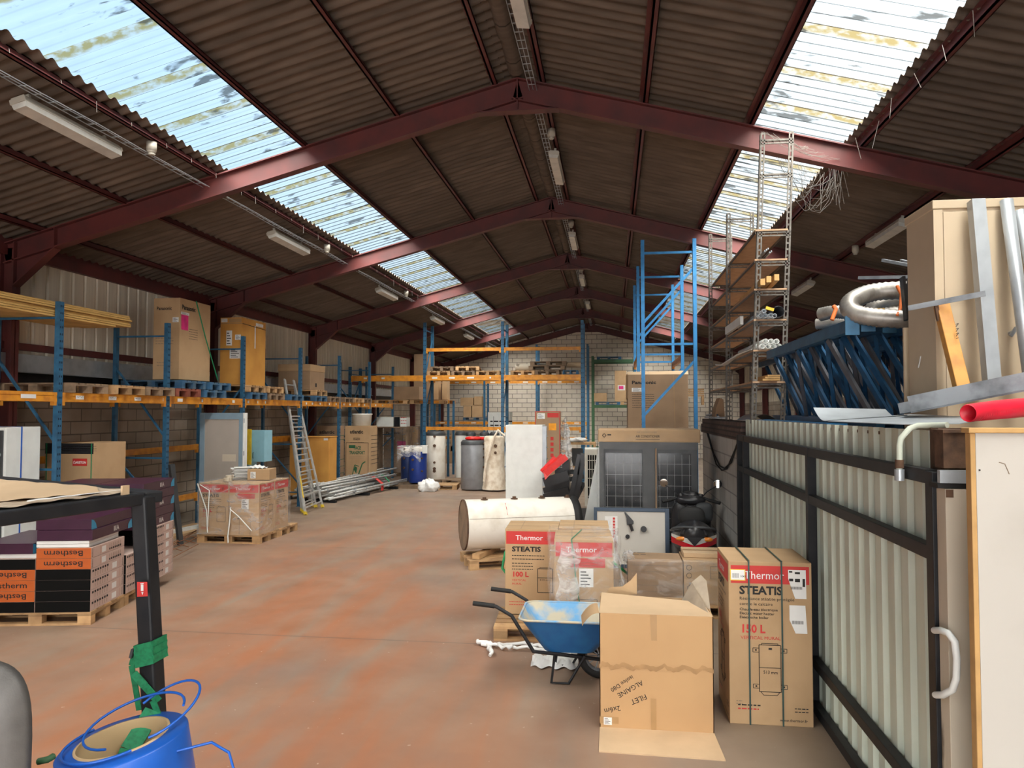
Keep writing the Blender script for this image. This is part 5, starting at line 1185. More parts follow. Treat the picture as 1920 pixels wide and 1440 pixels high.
# ---- grey panel with handle
t=thing('hatch_door','grey dark framed hatch door with black handle leaning on a crate','door leaf',(-.27,10.75,.16)); t.rotation_euler=(-.06,0,0); w,h=1.06,.84
sub(t,'frame','panel_navy' if False else 'navy_frame' if 'navy_frame' in _m else (mat('navy_frame',(.045,.07,.11),.4,.2,.1) and 'navy_frame'),lambda b:(b.box(0,.045,0,.06,0,h),b.box(w-.06,w,0,.06,0,h),b.box(.045,w-.06,0,.06,h-.05,h),b.box(.045,w-.06,0,.06,0,.05)),.003)
sub(t,'panel','white_board',lambda b:b.box(.045,w-.06,.012,.05,.05,h-.05)); sub(t,'paper','white_print',lambda b:b.box(.155,.335,.006,.0115,.36,h-.12))
b=MB(); [b.box(.27,.30,.002,.0055,.42+.042*k,.45+.042*k) for k in range(7)]; b.build('lettering','red_print',t)
sub(t,'handle','black_plastic',lambda b:(b.prism([(.46,.70),(.43,.78),(.45,.78),(.56,.66),(.56,.62),(.52,.60),(.47,.60)],-.02,.0119,1),b.bar((.51,-.012,.62),(.545,-.03,.52),.03,.035)),.003)
sub(t,'knob','black_plastic',lambda b:b.cyl((.70,.0119,.55),(.70,-.04,.55),.042,20)); sub(t,'lock','black_plastic',lambda b:b.cyl((.475,.0119,.44),(.475,-.01,.44),.03,18).cyl((.475,-.01,.44),(.475,-.018,.44),.014,12))
b=MB(); b.box(-.3,.95,10.75,11.2,0,.155); one('low_crate',b,'old_wood','low dark wooden crate under the grey hatch door','crate')
# ================================================================ scooter (seen from behind)
t=thing('scooter','black scooter parked against the block wall, seen from behind','scooter',(1.05,10.02,0),math.radians(-4)); t.scale=(1.08,1.05,1.06)
def blob(b,c,rx,ry,rz_,n=28,e=1.0,fn=None):
    def f(u,v):
        a=2*PI*u; q=PI*(v-.5); s=lambda x:math.copysign(abs(x)**e,x)
        p=Vector((rx*s(math.cos(q))*s(math.cos(a)),ry*s(math.cos(q))*s(math.sin(a)),rz_*s(math.sin(q))))
        if fn: p=fn(p)
        return (c[0]+p.x,c[1]+p.y,c[2]+p.z)
    b.grid(f,n,n//2)
sub(t,'rear_wheel','black_rubber',lambda b:(b.lathe([(.05,-.05),(.16,-.065),(.22,-.055),(.24,0),(.22,.055),(.16,.065),(.05,.05)],n=36)))
w_=t.children[-1] if False else [o for o in t.children][-1]; w_.rotation_euler=(0,H,0); w_.location=(0,.32,.24)
o=sub(t,'front_wheel','black_rubber',lambda b:b.lathe([(.05,-.05),(.16,-.06),(.22,-.05),(.24,0),(.22,.05),(.16,.06),(.05,.05)],n=36)); o.rotation_euler=(0,H,0); o.location=(0,1.62,.24)
sub(t,'tail_body','black_plastic',lambda b:blob(b,(0,.42,.60),.25,.46,.20,32,.75,lambda p:Vector((p.x*(1+.25*(p.y/.46)),p.y,p.z+.08*(p.y/.46)*-1+.05*(1-abs(p.x)/.3)))))
sub(t,'side_fairing','black_plastic',lambda b:(blob(b,(0,.75,.45),.27,.50,.24,28,.7)))
sub(t,'floorboard','black_plastic',lambda b:blob(b,(0,1.15,.33),.25,.38,.12,24,.6))
sub(t,'seat','black_rubber',lambda b:blob(b,(0,.75,.80),.17,.46,.09,28,.8))
sub(t,'backrest','black_rubber',lambda b:blob(b,(-.02,.38,.90),.165,.055,.12,28,.75))
sub(t,'top_box_pad','black_plastic',lambda b:b.prism([(-.18,.70),(.18,.70),(.13,.80),(-.13,.80)],.02,.35,1),.02)
sub(t,'grab_rail','dark_grey',lambda b:b.tube([(-.27,.45,.70),(-.24,.10,.78),(-.12,-.0,.81),(.12,-.0,.81),(.24,.10,.78),(.27,.45,.70)],.018,8))
def lens(x0,x1,z0,z1,z2,z3,y=-.045): return [(x0,y+.08*abs(x0)*3,z0),(x1,y+.08*abs(x1)*3,z1),(x1,y+.08*abs(x1)*3,z2),(x0,y+.08*abs(x0)*3,z3)]
def tailf(b):
    b.grid(lambda u,v:(-.27+.54*u,-.05+.9*(u-.5)**2,.545+.05*abs(u-.5)*2-.0+.05*v+.05*abs(u-.5)*v),24,4)
sub(t,'tail_light','tail_red',tailf)
sub(t,'light_cluster','lamp_diffuser',lambda b:b.grid(lambda u,v:(-.27+.54*u,-.048+.9*(u-.5)**2,.596+.05*abs(u-.5)*2+.05*abs(u-.5)+.07*v*(1-abs(u-.5))),24,4))
for s in(-1,1): sub(t,'indicator','amber',lambda b:blob(b,(s*.155,.02,.665),.065,.03,.028,16))
sub(t,'tail_v','black_plastic',lambda b:b.add([(-.10,-.062,.70),(.10,-.062,.70),(.0,-.062,.59)],[(0,1,2)]))
sub(t,'mudguard','black_plastic',lambda b:b.prism([(-.12,.22),(.12,.22),(.16,.56),(-.16,.56)],.02,.10,1),.01)
for s in(-1,1): sub(t,'reflector','white_label',lambda b:b.cyl((s*.08,.0,.49),(s*.08,.015,.49),.018,10))
sub(t,'leg_shield','black_plastic',lambda b:blob(b,(0,1.38,.68),.27,.10,.34,24,.7)); 
sub(t,'handlebar_cowl','black_plastic',lambda b:(blob(b,(0,1.28,1.0),.20,.10,.07,24,.8),blob(b,(0,1.34,1.06),.12,.08,.06,20,.8)))
sub(t,'glovebox','dark_grey',lambda b:blob(b,(.17,1.22,.84),.12,.06,.14,20,.6)); 
for s in(-1,1):
    sub(t,'handlebar','black_steel',lambda b:b.tube([(0,1.3,1.0),(s*.18,1.28,1.03),(s*.27,1.22,1.0)],.02,8)); sub(t,'grip','black_rubber',lambda b:b.cyl((s*.24,1.24,1.01),(s*.38,1.16,.98),.023,12))
    sub(t,'lever','galv',lambda b:b.tube([(s*.24,1.28,1.0),(s*.34,1.22,.97)],.005,6))
    sub(t,'mirror_stalk','black_steel',lambda b:b.tube([(s*.15,1.3,1.04),(s*.22,1.3,1.12),(s*.34,1.3,1.20)],.008,6))
    sub(t,'mirror_housing','black_plastic',lambda b:b.cyl((s*.36,1.30,1.23),(s*.36,1.33,1.23),.062,20,.03)); sub(t,'mirror_glass','mirror',lambda b:b.cyl((s*.36,1.296,1.23),(s*.36,1.299,1.23),.055,20))
    sub(t,'cowl_arm','black_plastic',lambda b:b.tube([(s*.05,1.25,.93),(s*.12,1.27,1.0),(s*.14,1.3,1.08)],.035,10))
sub(t,'windscreen','pane_dark',lambda b:b.grid(lambda u,v:(-.2+.4*u,1.45+.3*(u-.5)**2+.03*v,.98+.10*v),12,4)) if False else None
# ================================================================ 100 L cartons near
g=dup(PW,(-1.23,7.72,0),math.radians(3),'near wooden pallet under the red banded water heater carton'); g4=dup(PW,(-.9,8.55,0),math.radians(3),'rear pallet behind the red banded water heater carton')
for q_ in(g,g4):
    if 'group' in q_: del q_['group']
thermor100('red banded water heater carton left of the film wrapped one',(-1.18,8.22,.146),math.radians(2),.58,.62,.93)
thermor100('matching water heater carton behind, its top joining the first',(-.60,8.36,.146),math.radians(2),.56,.62,.93) 
t=thermor100('film wrapped water heater carton behind the wheelbarrow',(-.575,7.42,.146),math.radians(3),.58,.62,.96,cover=True)
sub(t,'strap','green_strap',lambda b:(b.strap([(.28,.62,.965),(.17,.0,.968)],.012,.002),b.strap([(.17,-.008,.966),(.22,-.012,.5),(.30,-.01,.05)],.012,.002,up=(0,1,0))))
f=shrink('stretch_film','crinkled stretch film draped over the carton behind the wheelbarrow',0,.58,0,.62,.02,.965,'film',.018,5); f.location=(-.575,7.42,.146); f.rotation_euler=(0,0,math.radians(3))
b=MB(); R=random.Random(2)
b.grid(lambda u,v:(.60+.14*v*(1+.3*math.sin(u*9))+.01*math.sin(v*30),-.03+.6*u,.96-.9*v+.03*math.sin(u*14)),16,22); b.grid(lambda u,v:(.05+.2*u-.04*v+.02*math.sin(v*17+u*5),-.055-.04*math.sin(u*PI)-.03*v,.94-.85*v),12,18)
f=one('film_skirt',b,'film_thick','bunched film hanging down the right side of the wrapped carton','plastic film',(-.575,7.42,.146),math.radians(3))
b=MB(); c=Vector((-1.0,8.9,.75)); b.tube([c+Vector((.95*math.cos(a),.25*math.sin(a),.0+.05*math.sin(3*a)-.12)) for a in[i*2*PI/30 for i in range(30)]],.018,8,True); b.v=[(x,y,z) for x,y,z in b.v]
b=MB(); c=AY(948,1100,8.7); c2=AY(1180,1078,9.1); b.tube([Vector((c.x+.05,8.9,.35)),Vector((c.x-.07,8.9,.5)),Vector((c.x-.04,8.95,.68)),Vector((c.x+.1,9.0,.78)),Vector((-.3,9.05,.80)),Vector((c2.x,9.1,c2.z)),Vector((c2.x+.05,9.2,.3))],.016,8)
mat('green_hose',(.02,.35,.12),.4); one('green_hose',b,'green_hose','green garden hose curving behind the water heater cartons','hose')
# film on floor
b=MB(); R=random.Random(6)
for (p,q_) in [((893,1205),(960,1218)),((905,1210),(1000,1212)),((960,1215),(1080,1228)),((990,1212),(1090,1235)),((915,1205),(920,1228))]:
    a=AZ(*p,.02); c_=AZ(*q_,.02); L2=(c_-a).length
    b.tube([a.lerp(c_,i/12)+Vector((R.uniform(-.02,.02),R.uniform(-.03,.03),R.uniform(0,.03))) for i in range(13)],.02,6,rf=lambda i:.012+.014*R.random())
b.grid(lambda u,v:(AZ(1010+80*u,1205,.0).x,6.95+.35*v+.04*math.sin(u*20),.015+.05*abs(math.sin(u*17+v*9))*math.sin(v*PI)),24,8)
one('floor_film',b,'white_label','twisted white film trailing on the floor under the wheelbarrow','plastic film')
# ---- wheelbarrow
t=thing('wheelbarrow','blue wheelbarrow with cement stained tray and black grips','wheelbarrow',(0,0,0))
yb0,yb1=6.45,7.1
def q(px,py,Y): return AY(px,py,Y)
TL=q(973,1163,yb0); TR=Vector((TL.x+1.0,yb0,TL.z-.0)); 
zt=TL.z; x0=TL.x; x1=x0+.92; zb=zt-.30
def tray(b,off=0.,e=0.):
    top=[]; bot=[]
    def ring(xa,xb,ya,yb_,z,r,n=6,zs=0):
        o=[]
        for (cx,cy,a0) in((xb-r,yb_-r,0),(xa+r,yb_-r,H),(xa+r,ya+r,PI),(xb-r,ya+r,3*H)):
            for i in range(n+1): a=a0+H*i/n; x=cx+r*math.cos(a); o.append((x,cy+r*math.sin(a),z+zs*(x-xa)))
        return o
    R0=ring(x0+off,x1-off,yb0+off,yb1-off,zt-off*.2,.09); R1=ring(x0+.20+off,x1-.28-off,yb0+.13+off,yb1-.13-off,zb+off,.09)
    n=len(R0); b.add(R0+R1,[(i,(i+1)%n,n+(i+1)%n,n+i) for i in range(n)],True); b.add(R1,[tuple(range(n))])
sub(t,'tray','tray_blue',lambda b:tray(b)); sub(t,'tray_lining','tray_inside',lambda b:tray(b,.006))
def rim(b):
    o=[]
    for (cx,cy,a0) in((x1-.09,yb1-.09,0),(x0+.09,yb1-.09,H),(x0+.09,yb0+.09,PI),(x1-.09,yb0+.09,3*H)):
        for i in range(7): a=a0+H*i/6; o.append((cx+.097*math.cos(a),cy+.097*math.sin(a),zt))
    b.tube(o,.011,6,True)
sub(t,'rim','tray_inside',rim)
wx=AY(1124,1225,6.78).x; wz=.19; 
for y,hx in((yb0+.06,(887,1131)),(yb1-.02,(921,1104))):
    g_=q(*hx,y-.02 if y<6.8 else y); d_=(x0+.15-g_.x)
    sub(t,'handle_tube','black_steel',lambda b:b.tube([g_,g_+Vector((.20,0,-.02)),g_+Vector((.34,.01,-.10)),Vector((x0+.12,y,zb+.02)),Vector((x0+.35,y+(.08 if y<6.8 else -.08),zb-.02)),Vector((wx,6.78+(-.08 if y<6.8 else .08),wz+.0))],.016,10))
    sub(t,'grip','black_rubber',lambda b:b.tube([g_,g_+Vector((.19,0,-.018))],.021,12))
    yy=y+(.06 if y<6.8 else -.06); sub(t,'leg','black_steel',lambda b:b.tube([Vector((x0+.30,yy,zb)),Vector((x0+.27,yy,.015)),Vector((x0+.42,yy,.015)),Vector((x0+.56,yy,zb-.02))],.012,8))
o=sub(t,'tyre','black_rubber',lambda b:b.lathe([(.125,-.035),(.16,-.045),(.187,-.03),(.195,0),(.187,.03),(.16,.045),(.125,.035)],n=36)); o.rotation_euler=(H,0,0); o.location=(wx,6.78,.195)
o=sub(t,'wheel_rim','galv_dull',lambda b:(b.lathe([(.13,-.03),(.11,-.01),(.11,.01),(.13,.03)],n=30),b.cyl((0,0,-.05),(0,0,.05),.022,12),[b.bar((.02*math.cos(a),.02*math.sin(a),0),(.115*math.cos(a),.115*math.sin(a),0),.008,.008) for a in[i*PI/5 for i in range(10)]])); o.rotation_euler=(H,0,0); o.location=(wx,6.78,.195)
# ---- cartons with film (heat emitters) right
for (x,y,w,d,h,lb,it) in [(.16,9.0,.64,.55,.62,'low film wrapped carton with printed lid by the scooter',[]),(.80,9.0,.62,.60,.60,'low wrapped carton right of the printed lid one',[])]:
    pass
pal('w',.18,8.85,0,0,'pallet under the low wrapped cartons by the scooter')
carton('flat_carton','low film wrapped carton with printed lid by the scooter',.63,.55,.48,(.17,8.9,.146),0,'card_dark',lines('f',.04,.43,2,.55,.018,.07,'grey_print')+lines('f',.04,.2,2,.5,.018,.07,'grey_print',3)+lines('t',.05,.5,2,.18,.06,.1,'ink')+lines('t',.25,.45,5,.3,.02,.06,'grey_print',4),tape=None)
carton('flat_carton','low wrapped carton right of the printed lid one',.60,.62,.49,(.81,8.9,.146),0,'card',[('S','f',[(.06+.03*math.cos(a*.7),.42+.03*math.sin(a*.7)) for a in range(10)],.005,'ink'),('S','f',[(.06+.03*math.cos(a*.7),.33+.03*math.sin(a*.7)) for a in range(10)],.005,'ink'),('S','f',[(.3,.44),(.3,.30),(.5,.30),(.5,.44),(.3,.44)],.006,'grey_print'),('S','f',[(.05,.1),(.04,.2),(.1,.25)],.006,'ink')]+lines('f',.3,.4,3,.2,.01,.04,'grey_print'),tape=None)
carton('flat_carton','pale carton lying on the wrapped cartons below the scooter',.56,.40,.055,(.83,9.12,.64),0,'card_light',tape='t')
shrink('stretch_film','film around the two low cartons by the scooter',.17,1.41,8.9,9.5,.15,.635,'film',.01,9,top=False)
crumple('plastic_film','bunch of film at the left corner of the low cartons',(.18,9.0,.66),.06,.06,.06,'film_thick',5)
# ---- open carton in front
t=thing('open_carton','large open carton with handwriting standing near the wheelbarrow','box',(-.105,5.72,0)); w,d,h=.835,.62,.855
def sheet(b,P,th=.006):
    P=[Vector(p) for p in P]; n=(P[1]-P[0]).cross(P[3]-P[0]).normalized()*th
    b.add(P+[p-n for p in P],[(0,1,2,3),(7,6,5,4),(0,4,5,1),(1,5,6,2),(2,6,7,3),(3,7,4,0)])
mat('open_card',(.52,.32,.155),.85,0,.06,2,c2=(.48,.29,.14))
sub(t,'front_wall','open_card',lambda b:sheet(b,[(0,0,0),(w,0,0),(w,0,h),(0,0,h)]))
sub(t,'side_wall','open_card',lambda b:sheet(b,[(w,0,0),(w,d,0),(w,d,h),(w,0,h)])); sub(t,'side_wall','open_card',lambda b:sheet(b,[(0,d,0),(0,0,0),(0,0,h),(0,d,h)])); sub(t,'back_wall','card',lambda b:sheet(b,[(w,d,0),(0,d,0),(0,d,h-.02),(w,d,h-.02)]))
sub(t,'top_flap','card_light',lambda b:sheet(b,[(0,0,h),(w,0,h),(w-.03,.40,h+.005),(.01,.52,h+.03)]))
sub(t,'bottom_flap','card_light',lambda b:sheet(b,[(0,-.40,.008),(w+.02,-.42,.008),(w,0,.01),(0,0,.01)],.008)); 
sub(t,'side_flap','card',lambda b:b.grid(lambda u,v:(-.0-.13*u-.02*v,.02+.3*v,h-.01+.02*u-.12*u*u),8,4)); 
mat('pale_inside',(.44,.36,.27),.6,0,.15,6)
sub(t,'torn_flap','pale_inside',lambda b:b.add([(w-.19,.50,h-.02),(w-.10,.50,h+.14),(w-.03,.50,h+.20),(w+.005,.42,h+.17),(w+.01,.1,h-.10),(w,.0,h-.12),(w-.02,.1,h)],[(0,1,2,3,4,5,6)]))
sub(t,'rear_flap','card',lambda b:b.add([(.03,d,h-.02),(.30,d-.01,h-.0),(.30,d+.02,h+.17),(.25,d+.01,h+.11),(.18,d,h+.06),(.08,d,h+.05)],[(0,1,2,3,4,5)]))
it=[]
hand=[('FiLET',.32,.27,.055,-2.72),('2x6m',.13,.175,.055,-2.9),('ALGAINE',.29,.37,.052,-2.6),('isolee D80',.22,.405,.045,-2.55)]
for s_,u,v,sz,ro in hand: it.append(('T','f',s_,u+.02,v,sz,'ink',.0,None,ro))
it+=[('P','f',[(w*.45,h),(w*.51,h),(w*.51,h-.19),(w*.46,h-.19)],'tape'),('P','f',[(w*.45,.24),(w*.50,.24),(w*.50,.0),(w*.455,0)],'tape'),('P','f',[(.0,.04),(.14,.04),(.14,.09),(.0,.09)],'tape')]
mat('water_stain',(.47,.275,.125),.8)
R=random.Random(8); up=[(w*i/40,h*.56+R.uniform(-.004,.012)+.012*math.sin(i*.9)) for i in range(41)]; dn=[(x,v-.028-R.uniform(0,.012)) for x,v in up]
it=[('P','f',[up[i],up[i+1],dn[i+1],dn[i]],'water_stain') for i in range(40)]+it
deco(t,w,d,h,it,[('f',.03,.09,.03,.085,'white_label','small white label')])
# ---- 150 L carton
t=thing('water_heater_carton','tall 150 L water heater carton by the corrugated gate','box',(.875,5.94,0)); w,d,h=.61,.60,1.225
sub(t,'carton_body','card',lambda b:b.box(0,w,0,d,0,h),.004)
it=[]
for f,ww in(('f',w),('l',d)):
    it+=[('R',f,.018,ww-.018,h-.165,h-.03,'red_print'),('T',f,'Thermor',ww*.19,h-.13,.085,'white_print',.0,ww*.48),('T',f,'STEATIS',ww*.13,h-.245,.085,'ink',.035,ww*.52)]
    it+=[('T',f,'Résistance stéatite protégée',ww*.13,h-.29,.033,'ink',0,ww*.66),('T',f,'contre le calcaire',ww*.13,h-.33,.033,'ink',0,ww*.40),('T',f,'Chauffe-eau électrique',ww*.13,h-.37,.028,'ink',.01,ww*.46),('T',f,'Electric water heater',ww*.13,h-.40,.028,'ink',.01,ww*.42),('T',f,'Elektrische boiler',ww*.13,h-.43,.028,'ink',.01,ww*.35)]
    it+=[('T',f,'150 L',ww*.14,h-.535,.085,'red_print',.03,ww*.30),('T',f,'VERTICAL MURAL',ww*.14,h-.585,.035,'red_print',0,ww*.48)]
    a,c_,z0,z1=ww*.36,ww*.62,.25,.60
    it+=[('S',f,[(a,z0),(a,z1),(c_,z1),(c_,z0),(a,z0)],.005,'ink'),('S',f,[(a,.43),(c_,.43)],.004,'ink'),('S',f,[(a+.02,z1),(a+.02,z1+.012),(c_-.02,z1+.012),(c_-.02,z1)],.004,'ink'),('S',f,[(a+.01,z0),(a+.03,z0-.025),(c_-.03,z0-.025),(c_-.01,z0)],.004,'ink'),('T',f,'513 mm',a+.03,.385,.035,'ink',.008,ww*.17)]
    for zz in(.56,.29):
        for s in(0,1): x=(a-.045) if s==0 else c_; it+=[('S',f,[(x,zz-.015),(x,zz+.015),(x+.045,zz+.015),(x+.045,zz-.015),(x,zz-.015)],.004,'ink'),('P',f,[(x+.016,zz-.006),(x+.028,zz-.006),(x+.028,zz+.006),(x+.016,zz+.006)],'ink')]
    it+=[('P',f,[(a+.07,.565),(a+.095,.565),(a+.095,.58),(a+.07,.58)],'ink'),*lines(f,ww*.1,.14,1,ww*.27,.022,.03,'ink'),*lines(f,ww*.1,.112,1,ww*.25,.022,.03,'red_print'),('T',f,'www.thermor.fr',ww*.6,.035,.03,'ink',.005,ww*.33)]+lines(f,ww*.78,.13,2,ww*.16,.016,.024,'ink')+lines(f,ww*.08,.17,2,ww*.08,.014,.02,'grey_print')
deco(t,w,d,h,it)
sub(t,'price_label','yellow',lambda b:b.box(.012,.125,-.0052,-.004,h-.145,h-.06)); sub(t,'price_tag','white_label',lambda b:b.box(.018,.119,-.0065,-.0053,h-.139,h-.066))
b=MB(); [b.box(.03+i*.006,.032+i*.006,-.0072,-.0066,h-.125,h-.09) for i in range(8)]; b.text('1043',(.085,-.007,h-.12),(1,0,0),(0,0,1),.022,.01); b.build('barcode','ink',t)
def sheetlab(pts,name,extra): 
    b=MB(); b.add([(u,-.0045,v) for u,v in pts],[tuple(range(len(pts)))]); o=b.build(name,'white_label',t); q_=MB()
    for (u0,u1,v0,v1) in extra: q_.add([(u0,-.0056,v0),(u1,-.0056,v0),(u1,-.0056,v1),(u0,-.0056,v1)],[(0,1,2,3)])
    q_.build('label_print','ink',o)
sheetlab([(w*.72,h-.055),(w*.93,h-.055),(w*.935,h-.27),(w*.80,h-.27),(w*.75,h-.18),(w*.72,h-.12)],'shipping_label',[(w*.73,w*.77,h-.075,h-.062),(w*.8,w*.86,h-.085,h-.07),(w*.73,w*.78,h-.14,h-.12),(w*.8,w*.86,h-.145,h-.12)]+[(w*.75+i*.006,w*.75+i*.006+.003,h-.20,h-.18) for i in range(14)]+[(w*.89,w*.92,h-.18,h-.12)])
sheetlab([(w*.73,h-.32),(w*.92,h-.32),(w*.94,h-.53),(w*.80,h-.53),(w*.73,h-.43)],'shipping_label',[(w*.76+i*.006,w*.76+i*.006+.003,h-.46,h-.435) for i in range(14)])
for x in(w*.245,w*.64): sub(t,'strap','green_rack' if False else 'strap_dark' if 'strap_dark' in _m else (mat('strap_dark',(.03,.07,.06),.4) and 'strap_dark'),lambda b:(b.box(x-.006,x+.006,-.010,-.0075,0,h+.008),b.box(x-.006,x+.006,-.010,d+.01,h+.006,h+.009)))
# ================================================================ right: block room, gate, platform
XG=1.58
b=MB(); b.box(1.62,1.84,9.75,13.9,0,2.00); b.build('wall_right.003','block_side')['kind']='structure'
b=MB(); b.box(1.60,1.86,9.75,13.95,2.00,2.15); b.box(1.615,1.85,9.78,13.9,2.15,2.24)
blockwall('brick_top',.22,.07,(.15,.095,.075),(.11,.07,.06),(.06,.045,.04),(.6,.55,.5),1,.8); b.build('wall_right.004','brick_top')['kind']='structure'
b=MB(); b.box(1.84,XR-.3,13.7,13.9,0,2.15); b.build('wall_right.005','block_side')['kind']='structure'
# platform deck
b=MB(); b.box(1.70,XR-.26,3.95,13.7,2.12,2.22); b.build('ceiling.002','old_wood')['kind']='structure'
# corrugated cladding of the room front, above and behind the gate
cladding('wall_right.006',1.655,1,4.0,9.75,0.0,2.27,.21,'green_grey',.03,True)['kind']='structure'
b=MB(); b.box(1.70,1.72,4.05,9.75,0,2.20); b.build('wall_right.007','rust')['kind']='structure'
t=thing('sliding_gate','black framed gate with grey green corrugated sheet','gate',(0,0,0))
for y,w_ in((3.945,.085),(6.30,.07),(9.25,.07),(9.68,.07)): sub(t,'stile','black_steel',lambda b:b.box(1.545,1.615,y-w_/2,y+w_/2,.0,2.075),.004)
for z in(2.045,1.67,.40,.05): sub(t,'rail','black_steel',lambda b:b.box(1.55,1.61,3.99,9.65,z-.035,z+.035),.004)
cladding('corrugated_sheet',1.618,1,4.0,9.66,.03,2.03,.21,'green_grey',.03,True).parent=t
sub(t,'handle','white_enamel',lambda b:b.tube([AY(1752,1182,3.90),AY(1764,1182,3.80),AY(1778,1187,3.74),AY(1790,1203,3.72),AY(1794,1235,3.72),AY(1793,1272,3.72),AY(1786,1293,3.74),AY(1768,1303,3.80),AY(1754,1303,3.90)],.016,12))
sub(t,'latch','rust',lambda b:b.box(1.616,1.65,3.91,3.95,1.0,1.10))
t=thing('drain_pipe','grey bent metal pipe over the gate top','pipe',(0,0,0)); 
a=[AY(1690,880,4.25),AY(1690,835,4.25),AY(1693,822,4.25),AY(1710,803,4.25),AY(1725,798,4.25),AY(1780,797,4.1)]
sub(t,'pipe','galv_pale' if False else 'green_grey',lambda b:b.tube(a,.016,10)); sub(t,'connector','rust',lambda b:b.cyl(a[0].lerp(a[1],.05),a[0].lerp(a[1],.4),.022,10)); sub(t,'clamp','galv',lambda b:b.cyl(a[0]+Vector((0,0,-.06)),a[0]+Vector((0,0,.0)),.026,8))
for o in t.children: o.location.x=-.01
# room end facing the camera
Yp=3.80
def xq(px,Y=Yp,py=1000): return AY(px,py,Y).x
def zq(py,Y=Yp,px=1800): return AY(px,py,Y).z
b=MB(); b.box(xq(1766,4.0),xq(1840,4.0),4.02,4.12,0,zq(803,4.0)); b.build('wall_right.008','rust')['kind']='structure'
t=thing('painted_post','chipped cream painted post beside the gate','post',(0,0,0))
sub(t,'board','chip_paint',lambda b:b.box(xq(1774),xq(1826),Yp,Yp+.10,0,zq(917)),.003); sub(t,'edge_strip','old_wood',lambda b:b.box(xq(1826)+.001,xq(1830),Yp-.01,Yp+.10,0,zq(917)))
sub(t,'missing_paint','rust',lambda b:b.box(xq(1775),xq(1789),Yp-.003,Yp-.0005,zq(933),zq(918)))
b=MB(); b.box(xq(1766,3.99),xq(1782,3.99),3.99,4.02,0,zq(860)); one('rotten_batten',b,'rust','rough dark batten between gate and cream post','batten')
b=MB(); b.box(xq(1772,3.86),xq(1830,3.86),3.86,3.96,zq(880),zq(812)); b.box(xq(1772,3.84),xq(1830,3.84),3.84,3.98,zq(812),zq(806)); one('insulation_block',b,'rust','brown fibrous insulation above the cream post','insulation')
b=MB(); b.box(xq(1763),xq(1818),Yp-.01,Yp+.02,zq(906),zq(882)); one('metal_flashing',b,'galv','grey metal flashing above the cream post','flashing')
b=MB(); b.box(xq(1760),xq(1820),Yp-.0,Yp+.1,zq(916),zq(907)); one('rubber_strip',b,'black_rubber','black strip just above the cream post','strip')
Yw=3.55
t=thing('white_panel','large white panel with brown wooden edge at the right border','panel',(0,0,0))  # flat white panel with wooden battens, no door
sub(t,'sheet','white_board',lambda b:b.box(xq(1833,Yw),xq(1833,Yw)+1.6,Yw,Yw+.03,0,zq(812,Yw)))
sub(t,'top_batten','insul',lambda b:b.box(xq(1817,Yw),xq(1830,Yw)+1.6,Yw-.02,Yw+.06,zq(812,Yw)+.001,zq(802,Yw)),.003)
sub(t,'side_batten','insul',lambda b:b.box(xq(1823,Yw),xq(1833,Yw),Yw+.0,Yw+.05,0,zq(812,Yw)),.003)
sub(t,'nail','black_steel',lambda b:b.cyl((xq(1839,Yw),Yw-.001,zq(881,Yw)),(xq(1839,Yw),Yw-.004,zq(881,Yw)),.004,8))
sub(t,'scratch','grey_print',lambda b:b.tube([(xq(1876,Yw),Yw-.001,zq(866,Yw)),(xq(1887,Yw),Yw-.001,zq(869,Yw)),(xq(1895,Yw),Yw-.001,zq(888,Yw))],.002,4))
b=MB(); b.box(1.9,5.2,3.62,3.98,0,2.14); b.build('wall_right.009','block_side')['kind']='structure'
ZD=2.225
# ---- sheets and pipes lying on the platform
b=MB(); P=[AY(1530,795,5.0),AY(1815,800,3.9),AY(1885,790,4.6),AY(1700,775,5.8)]
def on(px,py,z): v=AZ(px,py,z); return v
def slab(name,pts,z,th,m,label,cat='metal sheet',curl=0):
    b=MB(); P=[AZ(*p,z) for p in pts]; n=len(P); b.add([tuple(p) for p in P]+[(p.x,p.y,p.z-th) for p in P],[tuple(range(n)),tuple(range(2*n-1,n-1,-1))]+[(i,n+i,n+(i+1)%n,(i+1)%n) for i in range(n)]); return one(name,b,m,label,cat)
b=MB()
x0,y0=1.74,4.9
zA,zB,zC,zD_=AY(1525,764,5.3),AY(1660,767,5.3),AY(1554,788,4.75),AY(1702,778,4.75)
for e_ in(0,.002): b.grid(lambda u,v:tuple(zC.lerp(zD_,u).lerp(zA.lerp(zB,u),v)+Vector((0,0,-.035*math.sin(v*PI)-e_))),12,10)
one('zinc_sheet',b,'galv','curled bright zinc sheet on the platform edge','metal sheet')
b=MB(); P=[AY(1552,789,4.74),AY(1706,776.5,4.85),AY(1860,783,4.35),AY(1800,794,4.16),AY(1690,795,4.3)]; b.add([tuple(p) for p in P]+[(p.x,p.y,p.z-.004) for p in P],[(0,1,2,3,4),(9,8,7,6,5)]+[(i,5+i,5+(i+1)%5,(i+1)%5) for i in range(5)]); one('flat_metal_sheet',b,'galv','pale flat sheet on the platform near the gate','metal sheet')
b=MB(); b.box(1.68,1.95,4.9,7.4,ZD,ZD+.02); one('rusty_strip',b,'rust','rusty flat strip along the platform edge','metal strip')
b=MB(); b.box(1.70,5.0,4.00,4.12,ZD,ZD+.055); one('steel_profile',b,'galv_dull','grey steel profile lying across the platform end','steel profile')
b=MB(); b.box(2.02,5.0,3.86,3.97,ZD-.05,ZD+.02); one('window_profile',b,'black_steel','dark profile at the platform end above the white panel','steel profile')
b=MB(); b.bar(AY(1690,772,4.75),AY(1935,705,4.35),.12,.09) if False else None
a=AY(1695,775,4.7); c_=AY(1990,718,4.25); 
